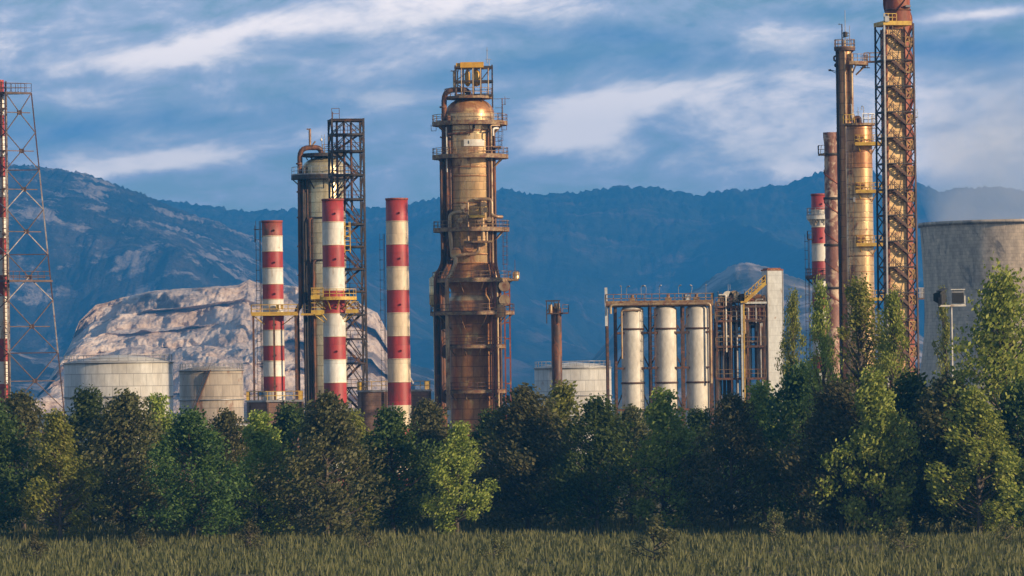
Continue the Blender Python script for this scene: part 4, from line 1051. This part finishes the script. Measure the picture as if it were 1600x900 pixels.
    b = MB(); b.rail([(w+.1,-.8),(w+.7,-.8)], z(183), .9, .05, .4); b.build('railing', M['galv'], dk)
stair_stack()

# ================================================================== COOLING TOWER
def cooling_tower():
    t = T(1586, 350, 1050); S = t.s; z = t.z
    zt = z(349, 1440); rt_ = (1586-1437.5)*S
    m = mat('cooling_tower_concrete', (0.62,0.48,0.34), (0.45,0.35,0.25), .5, (1,1,.3), .9, c3=(0.19,0.16,0.13), c3scale=.22, c3thr=.60, seam=.75, vseam=150, seamk=.42, bump=.25, detail=10)
    rt = root('cooling_tower', 'huge grey concrete hyperbolic cooling tower, cut off by the right edge', 'cooling tower', t.loc())
    zth = zt*.60; rth = rt_*.962; prof = []
    n = 40
    for k in range(n+1):
        zz = 5+(zt-5)*k/n
        if zz < zth: rr = rth*math.sqrt(1+((zth-zz)/(zth*1.05))**2*.62)
        else: rr = rth+(rt_-rth)*((zz-zth)/(zt-zth))**1.6
        prof.append((rr, zz))
    prof += [(rt_+.35, zt-.9), (rt_+.35, zt), (rt_-.6, zt)] + [(r_-.6, z_) for r_, z_ in prof[::-1][:n]]
    b = MB(); b.lathe(prof, 140); b.build('shell', m, rt)
    b = MB(); nb = 44; r0 = prof[0][0]
    for k in range(nb):
        a0, a1, a2 = 2*pi*k/nb, 2*pi*(k+.5)/nb, 2*pi*(k+1)/nb
        b.bar((r0*1.04*math.cos(a1),r0*1.04*math.sin(a1),0),(r0*math.cos(a0),r0*math.sin(a0),5.2),.6); b.bar((r0*1.04*math.cos(a1),r0*1.04*math.sin(a1),0),(r0*math.cos(a2),r0*math.sin(a2),5.2),.6)
    b.build('raker_column', M['concrete_grey'], rt)
    # steam drifting up and back from the mouth
    b = MB(); prof = [(.1,zt-6),(rt_*.8,zt-5),(rt_*.95,zt+2),(rt_*1.1,zt+10),(rt_*1.25,zt+20),(rt_*1.2,zt+30),(rt_*.9,zt+40),(.1,zt+46)]
    b.lathe(prof, 32)
    b.v = [(v[0]+max(0,v[2]-zt)*.10, v[1]+max(0,v[2]-zt)*.2, v[2]) for v in b.v]
    sm = bpy.data.materials.new('steam'); sm.use_nodes = True; n_ = sm.node_tree; n_.nodes.clear()
    pv = nd(n_, 'ShaderNodeVolumePrincipled'); pv.inputs['Color'].default_value = (.88,.92,1,1)
    tc = nd(n_, 'ShaderNodeTexCoord'); nn = nd(n_, 'ShaderNodeTexNoise'); link(n_, tc.outputs['Object'], nn.inputs['Vector'])
    nn.inputs['Scale'].default_value = .05; nn.inputs['Detail'].default_value = 3; nn.inputs['Distortion'].default_value = .8
    sp = nd(n_, 'ShaderNodeSeparateXYZ'); link(n_, tc.outputs['Object'], sp.inputs[0])
    fall = nd(n_, 'ShaderNodeMapRange', interpolation_type='SMOOTHSTEP'); link(n_, sp.outputs[2], fall.inputs[0])
    fall.inputs[1].default_value = zt-3; fall.inputs[2].default_value = zt+44; fall.inputs[3].default_value = 1; fall.inputs[4].default_value = 0
    rr2 = mth(n_, 'SQRT', mth(n_, 'ADD', mth(n_, 'POWER', sp.outputs[0], 2), mth(n_, 'POWER', sp.outputs[1], 2)))
    rf = nd(n_, 'ShaderNodeMapRange', interpolation_type='SMOOTHSTEP'); link(n_, rr2, rf.inputs[0])
    rf.inputs[1].default_value = rt_*.75; rf.inputs[2].default_value = rt_*1.15; rf.inputs[3].default_value = 1; rf.inputs[4].default_value = 0.0
    dn = mth(n_, 'MULTIPLY', mth(n_, 'MULTIPLY', mth(n_, 'MULTIPLY', mth(n_, 'MULTIPLY_ADD', nn.outputs['Fac'], 3.4, -1.0, clamp=True), fall.outputs[0]), rf.outputs[0]), STEAM)
    link(n_, dn, pv.inputs['Density']); oo = nd(n_, 'ShaderNodeOutputMaterial'); link(n_, pv.outputs[0], oo.inputs['Volume'])
    s = b.build('steam', sm); s.location = t.loc(); tag(s, None, None, kind='stuff')
STEAM = .035
cooling_tower()

# ================================================================== FLOODLIGHT MAST (x 1463-1508)
def floodlights():
    t = T(1486, 470, 480); S = t.s; z = t.z
    rt = root('light_mast', 'pale crossbar mast carrying two large floodlights in front of the cooling tower', 'mast', t.loc())
    b = MB(); b.tube([(0,0,0),(0,0,z(477))], [.22,.13], 12); b.build('pole', M['galv'], rt)
    b = MB(); b.box(-21*S, 23*S, -.25, .25, z(479), z(476.5)); b.build('crossbar', M['white'], rt)
    for px, ang, lb in ((1473, 25, 'grey-backed floodlight tilted left on the mast crossbar'), (1497, -8, 'black-faced floodlight on the right end of the mast crossbar')):
        f = root('floodlight', lb, 'floodlight', (t.X0+(px-1486)*S, t.Y, z(476.5)), R(ang*.6), 'floodlights on the mast')
        b = MB(); b.box(-.55,.55,-.05,.75,.12,1.28); b.v = [(x*(1 if y < .1 else .55), y, .7+(zz-.7)*(1 if y < .1 else .55)) for x, y, zz in b.v]; b.build('housing', M['galv'] if px > 1480 else M['black'], f)
        b = MB(); b.box(-.5,.5,-.12,-.055,.18,1.05); b.build('glass', M['black'], f)
        b = MB(); b.box(-.62,.62,-.2,.3,1.3,1.38); b.bar((-.6,.1,0),(-.6,.1,.8),.07); b.bar((.6,.1,0),(.6,.1,.8),.07); b.bar((-.6,.1,.03),(.6,.1,.03),.07); b.build('yoke', M['white'] if px > 1480 else M['black'], f)
        if px < 1480: f.rotation_euler = (R(5), R(-12), R(60))
        f.scale = (1.15,1.15,1.15)
floodlights()

# ================================================================== VEGETATION
def leaf_mat(name, a, b_, c_):
    m = bpy.data.materials.new(name); m.use_nodes = True; t = m.node_tree; b = t.nodes['Principled BSDF']
    g = nd(t, 'ShaderNodeNewGeometry'); rp = nd(t, 'ShaderNodeValToRGB'); link(t, g.outputs['Random Per Island'], rp.inputs[0])
    for i, (p, c) in enumerate(((0,a),(.5,b_),(1,c_))):
        e = rp.color_ramp.elements[i] if i < 2 else rp.color_ramp.elements.new(1); e.position = p; e.color = (*c,1)
    oi = nd(t, 'ShaderNodeObjectInfo'); hs = nd(t, 'ShaderNodeHueSaturation'); link(t, rp.outputs[0], hs.inputs['Color'])
    link(t, mth(t, 'MULTIPLY_ADD', oi.outputs['Random'], .04, .48), hs.inputs['Hue']); link(t, mth(t, 'MULTIPLY_ADD', oi.outputs['Random'], .5, .75), hs.inputs['Value'])
    link(t, hs.outputs[0], b.inputs['Base Color']); b.inputs['Roughness'].default_value = .6; b.inputs['Specular IOR Level'].default_value = .25
    tr = nd(t, 'ShaderNodeBsdfTranslucent'); link(t, hs.outputs[0], tr.inputs[0]); mx = nd(t, 'ShaderNodeMixShader'); mx.inputs[0].default_value = .4
    link(t, b.outputs[0], mx.inputs[1]); link(t, tr.outputs[0], mx.inputs[2]); link(t, mx.outputs[0], t.nodes['Material Output'].inputs[0])
    return m
ML = {'spring': leaf_mat('spring_leaves', (0.14,0.18,0.025),(0.26,0.29,0.045),(0.38,0.38,0.09)),
      'dark': leaf_mat('deep_green_leaves', (0.04,0.065,0.015),(0.075,0.115,0.025),(0.12,0.16,0.04)),
      'dry': leaf_mat('olive_leaves', (0.07,0.075,0.025),(0.12,0.12,0.04),(0.19,0.17,0.07))}
def tree_mesh(seed, hgt, rad, crown0, nclump, per, leaf, spread=.85, tip=1.0):
    rd = random.Random(seed); tk = MB(); cr = MB()
    lean = (rd.uniform(-.04,.04)*hgt, rd.uniform(-.04,.04)*hgt)
    ax = lambda u: Vector((lean[0]*u*u, lean[1]*u*u, hgt*u))
    tk.tube([ax(u/8) for u in range(9)], [hgt*.018*(1-.85*u/8) for u in range(9)], 8)
    for k in range(nclump):
        u = crown0+(1-crown0)*((k+rd.random())/nclump)**.9
        tt = (u-crown0)/(1-crown0)
        prof = (math.sin(pi*min(1, tt*.82+.2))**.7) * (1-tt**3*.55)
        rr = rad*prof*(rd.random()**.45)*rd.uniform(.75,1.15); a = rd.uniform(0,2*pi)
        c = ax(min(u,1))+Vector((rr*math.cos(a), rr*math.sin(a), rd.uniform(-.5,.5)))
        base = ax(max(.15, u-.18*rr/rad-.06))
        mid = base.lerp(c,.5)+Vector((0,0,-.1*rr))
        tk.tube([base, mid, c], [.11*hgt/20+.03,.06,.02], 5)
        cs = rd.uniform(.55,1.15)*rad*.30*tip
        for j in range(per):
            d = Vector((rd.gauss(0,1), rd.gauss(0,1), rd.gauss(0,1)*.9+.1)); d.normalize(); d *= cs*rd.random()**.4*rd.uniform(.8,1.2)
            p = c+d; s = leaf*rd.uniform(.6,1.35)
            n = Vector((rd.gauss(0,1), rd.gauss(0,1), rd.gauss(0,1))).normalized(); x = n.orthogonal().normalized()*s; y = n.cross(x).normalized()*s*.55
            cr.add([p-x, p-y*1, p+x, p+y], [(0,1,2,3)])
    return tk, cr
protos = []
def proto(name, seed, hgt, rad, c0, ncl, per, leaf, kind, tip=1.0):
    tk, cr = tree_mesh(seed, hgt, rad, c0, ncl, per, leaf, tip=tip)
    r = bpy.data.objects.new(name, None)
    a = bpy.data.meshes.new('trunk'); a.from_pydata(tk.v, [], tk.f); a.materials.append(M['bark']); a.polygons.foreach_set('use_smooth',[True]*len(tk.f))
    b = bpy.data.meshes.new('crown'); b.from_pydata(cr.v, [], cr.f); b.materials.append(ML[kind])
    return (name, a, b, hgt)
PR = {'loose': proto('willow_tree', 13, 20, 4.4, .08, 120, 75, .16, 'spring', .9), 'poplar1': proto('poplar_tree', 1, 20, 3.0, .10, 90, 62, .15, 'spring', .8), 'poplar2': proto('poplar_tree', 2, 20, 3.3, .08, 90, 62, .15, 'spring', .8),
      'willow': proto('willow_tree', 3, 18, 6.5, .08, 130, 100, .19, 'spring', .8),
      'oak1': proto('broadleaf_tree', 4, 12, 4.6, .14, 74, 170, .175, 'dark'), 'oak2': proto('broadleaf_tree', 5, 12, 5.0, .12, 78, 170, .175, 'dry'),
      'oak3': proto('broadleaf_tree', 6, 12, 3.9, .10, 64, 170, .165, 'spring'), 'shrub': proto('shrub', 7, 3.2, 2.0, .02, 20, 60, .14, 'dry', 1.2)}
def place(kind, px, Y, top_py, label, group, rz, wide=1.0, name=None, cat='tree'):
    nm, a, b, hgt = PR[kind]; p = P(px, top_py, Y); sc_ = p.z/hgt/1.03
    r = root(name or nm, label, cat, (p.x, Y, -.1), rz, group); r.scale = (sc_*wide, sc_*wide, sc_)
    for n_, me in (('trunk', a), ('crown', b)):
        o = bpy.data.objects.new(n_, me); col.objects.link(o); o.parent = r
    return r
g1 = 'spring green trees in front of the right-hand columns'
place('loose', 1286, 440, 436, 'upright light green tree in front of the right striped chimney', g1, .3, .55)
place('loose', 1343, 452, 434, 'feathery light green tree in front of the stout golden column', g1, 1.9, 1.05)
place('loose', 1390, 446, 452, 'thin light green tree in front of the foot of the tan stair tower', g1, 3.7, .7)
place('loose', 1236, 470, 452, 'small yellow-green treetop just right of the pale housing tower', g1, 4.4, .5)
place('willow', 1572, 430, 424, 'large bushy light green tree before the cooling tower at the right edge', g1, .6, .95)
place('poplar2', 1481, 495, 449, 'narrow green treetop between the two floodlights', g1, 2.6, .55)
place('oak3', 1640, 450, 440, 'light green tree cut by the right edge, beside the large bushy one', g1, 5.0, .7)

# ================================================================== BELOW THE DAMAGED PART OF THE PHOTOGRAPH (plausible continuation)
def furnace(px0, px1, top, Y, label):
    t = T((px0+px1)/2, top, Y); S = t.s; w = (px1-px0)*S/2; h = t.z(top); d = 4.0
    rt = root('furnace_block', label, 'furnace', t.loc(), R(6), 'brick furnace blocks under the chimneys')
    b = MB(); b.box(-w, w, -d, d, 0, h); b.build('wall', M['brick'], rt)
    n = max(3, int(w*2/2.4))
    for k in range(n+1):
        x = -w+2*w*k/n; b = MB(); b.bar((x,-d-.12,0),(x,-d-.12,h),.26); b.build('buckstay', M['steel'], rt)
    b = MB(); b.box(-w-.2,w+.2,-d-.2,d+.2,h+.003,h+.25); b.build('roof', M['galv'], rt)
    b = MB(); b.rail([(-w,d),(-w,-d-.1),(w,-d-.1),(w,d)], h+.25, 1.1, .08, 1.2); b.build('railing', M['yellow'], rt)
    for k in range(n):
        x = -w+2*w*(k+.5)/n; b = MB(); b.box(x-.35,x+.35,-d-.06,-d+.05,h*.45,h*.45+1.0); b.build('inspection_door', M['dark_steel'], rt)
furnace(388, 470, 628, 611, 'smaller sooty brick furnace block at the foot of the shortest chimney')
furnace(562, 668, 612, 634, 'larger brick furnace block at the foot of the cream and red chimney')
def pipe_rack(px0, px1, Y, label, seed):
    rd = random.Random(seed); X0, X1 = P(px0, 640, Y).x, P(px1, 640, Y).x; L = X1-X0
    rt = root('pipe_rack', label, 'pipe rack', (X0, Y, 0), 0, 'pipe racks at ground level')
    n = max(2, round(L/7))
    for k in range(n+1):
        x = L*k/n; b = MB()
        for y in (-2,2): b.bar((x,y,0),(x,y,9.2),.3)
        for z_ in (5.2, 8.8): b.bar((x,-2.2,z_),(x,2.2,z_),.3)
        b.build('frame', M['steel'], rt)
    for y, z_, r_, m_ in ((-1.7,5.65,.28,'tan_pipe'),(-.9,5.55,.2,'galv'),(0,5.7,.33,'rust_pipe'),(1.1,5.6,.22,'drum'),(-1.6,9.2,.22,'drum'),(-.8,9.25,.3,'galv'),(.2,9.2,.2,'rust_pipe'),(1.3,9.3,.34,'tan_pipe')):
        b = MB(); b.pipe([(-.5,y,z_),(L*.5,y,z_),(L+.5,y,z_)], r_, 10); b.build('process_pipe', M[m_], rt)
pipe_rack(70, 385, 600, 'long rusty pipe rack left of the chimneys', 1)
pipe_rack(820, 945, 640, 'short pipe rack between the gold column and the drum gantry', 2)
pipe_rack(1200, 1262, 640, 'shortest pipe rack, right of the pale housing tower', 3)
def tank(px, Y, wpx, top, label, m):
    t = T(px, top, Y); r = wpx*t.s/2; h = t.z(top)
    rt = root('storage_tank', label, 'tank', t.loc(), R(px), 'cylindrical storage tanks')
    b = MB(); b.lathe([(r,0),(r,h),(r*.5,h+r*.10),(.01,h+r*.14)], 72); b.build('shell', M[m], rt)
    b = MB(); b.arc_rail(r-.1, h, 0, 2*pi, 1.0, 36, .06); b.build('railing', M['galv'], rt)
    rings('wind_girder', 'galv', rt, r, [h*.72, h-.1], .16, .08, 72)
    b = MB(); n = 40
    for k in range(n):
        a0, a1 = -2.3+1.3*k/n, -2.3+1.3*(k+1)/n; z0, z1 = h*k/n, h*(k+1)/n
        b.bar(((r+.4)*math.cos(a0),(r+.4)*math.sin(a0),z0),((r+.4)*math.cos(a1),(r+.4)*math.sin(a1),z1),.7,.1)
        b.bar(((r+.75)*math.cos(a0),(r+.75)*math.sin(a0),z0+1),((r+.75)*math.cos(a1),(r+.75)*math.sin(a1),z1+1),.06)
    b.build('spiral_stair', M['steel'], rt)
M['tank_white'] = mat('tank_paint', (0.55,0.52,0.46), (0.46,0.42,0.36), .3, (1,1,.3), .55, c3=(.28,.16,.09), c3scale=.4, c3thr=.66, seam=1.8, vseam=24)
M['tank_tan'] = mat('faded_tank_paint', (0.40,0.33,0.25), (0.32,0.25,0.18), .3, (1,1,.3), .6, c3=(.22,.11,.06), c3scale=.4, c3thr=.6, seam=1.8, vseam=24)
tank(185, 700, 170, 566, 'wide off-white storage tank behind the left pipe rack', 'tank_white')
tank(330, 760, 100, 578, 'smaller faded tan storage tank left of the shortest chimney', 'tank_tan')
tank(895, 790, 120, 574, 'off-white storage tank right of the gold column', 'tank_white')
g2 = 'trees in the belt in front of the refinery'
rd = random.Random(21)
spots = [(-22,452,634,'oak1'),(34,470,622,'oak2'),(92,440,641,'oak3'),(140,476,630,'oak1'),(196,448,618,'oak2'),(248,470,640,'oak3'),(300,436,632,'oak1'),(352,468,645,'oak2'),
 (404,446,655,'oak3'),(452,474,648,'oak1'),(508,440,638,'oak2'),(556,468,650,'oak3'),(612,448,660,'oak1'),(664,476,644,'oak2'),(712,442,652,'oak3'),(768,470,640,'oak1'),(822,450,628,'oak2'),
 (872,474,622,'oak3'),(930,444,636,'oak1'),(984,468,648,'oak2'),(1034,446,640,'oak3'),(1090,474,630,'oak1'),(1140,442,622,'oak2'),(1192,466,606,'oak3'),(1250,448,596,'oak1'),
 (1312,430,590,'oak2'),(1362,425,600,'oak3'),(1428,436,584,'oak1'),(1476,428,592,'oak2'),(1528,420,600,'oak3'),(1600,424,590,'oak1')]
kindw = {'oak1':'deep green','oak2':'olive','oak3':'light green'}
under = ['the flare derrick','the flare derrick','the left pipe rack','the wide off-white tank','the wide off-white tank','the gap between the two left tanks','the smaller tan tank','the smaller tan tank','the shortest chimney','the smaller furnace block','the middle chimney','the dark stair tower','the larger furnace block','the larger furnace block','the gold column','the gold column','the pipe rack right of the gold column','the right-hand off-white tank','the slender lone column','the left drum','the middle drum','the right drum','the pipe tangle','the pale housing tower','the distant striped chimney','the slim dark column','the stout golden column','the stair tower','the floodlight mast','the cooling tower','the cooling tower']
seen = {}
for (px, Y, top, k), u in zip(spots, under):
    lb = kindw[k]+' belt tree standing in front of '+u
    place(k, px, Y, top+rd.uniform(-24,16), lb, g2, rd.uniform(0,6), rd.uniform(.95,1.2))
# scrub: one mass of bushes and tall grass nobody could count
def scrub():
    rd = random.Random(8); b = MB()
    for k in range(11000):
        Y = 330+170*rd.random()**.8; X = rd.uniform(-.125,.125)*Y
        if noise.noise(Vector((X*.06, Y*.03, 3))) < rd.uniform(-.9,.1): continue
        s_ = rd.uniform(.25,.9); n_ = 10
        for j in range(n_):
            a = rd.uniform(0,2*pi); q = Vector((X+rd.gauss(0,.45), Y+rd.gauss(0,.45), 0)); h_ = s_*rd.uniform(.5,1.3)
            w_ = Vector((math.cos(a),math.sin(a),0))*.09; l_ = Vector((rd.gauss(0,.15),rd.gauss(0,.15),h_))
            b.add([q-w_, q+w_, q+w_*.6+l_*.7, q+l_], [(0,1,2,3)])
    tag(b.build('tall_grass', ML['dry']), None, None, kind='stuff')
scrub()
g3 = 'low bushes in the rough grass'
wd = ['leftmost low bush in the rough grass','second low bush from the left in the grass','third low bush from the left in the grass','fourth low bush from the left in the grass','low bush in the grass below the gold column','low bush in the grass below the drum gantry','low bush in the grass below the pale housing tower','low bush in the grass below the stair tower','rightmost low bush in the rough grass']
for px, w_ in zip((40,210,380,560,760,1010,1200,1400,1560), wd):
    Y = rd.uniform(365,415); p = P(px, 700, Y)
    r_ = place('shrub', px, Y, 0, w_, g3, rd.uniform(0,6), cat='bush'); k_ = rd.uniform(.5,1.1); r_.scale = (k_,k_,k_)
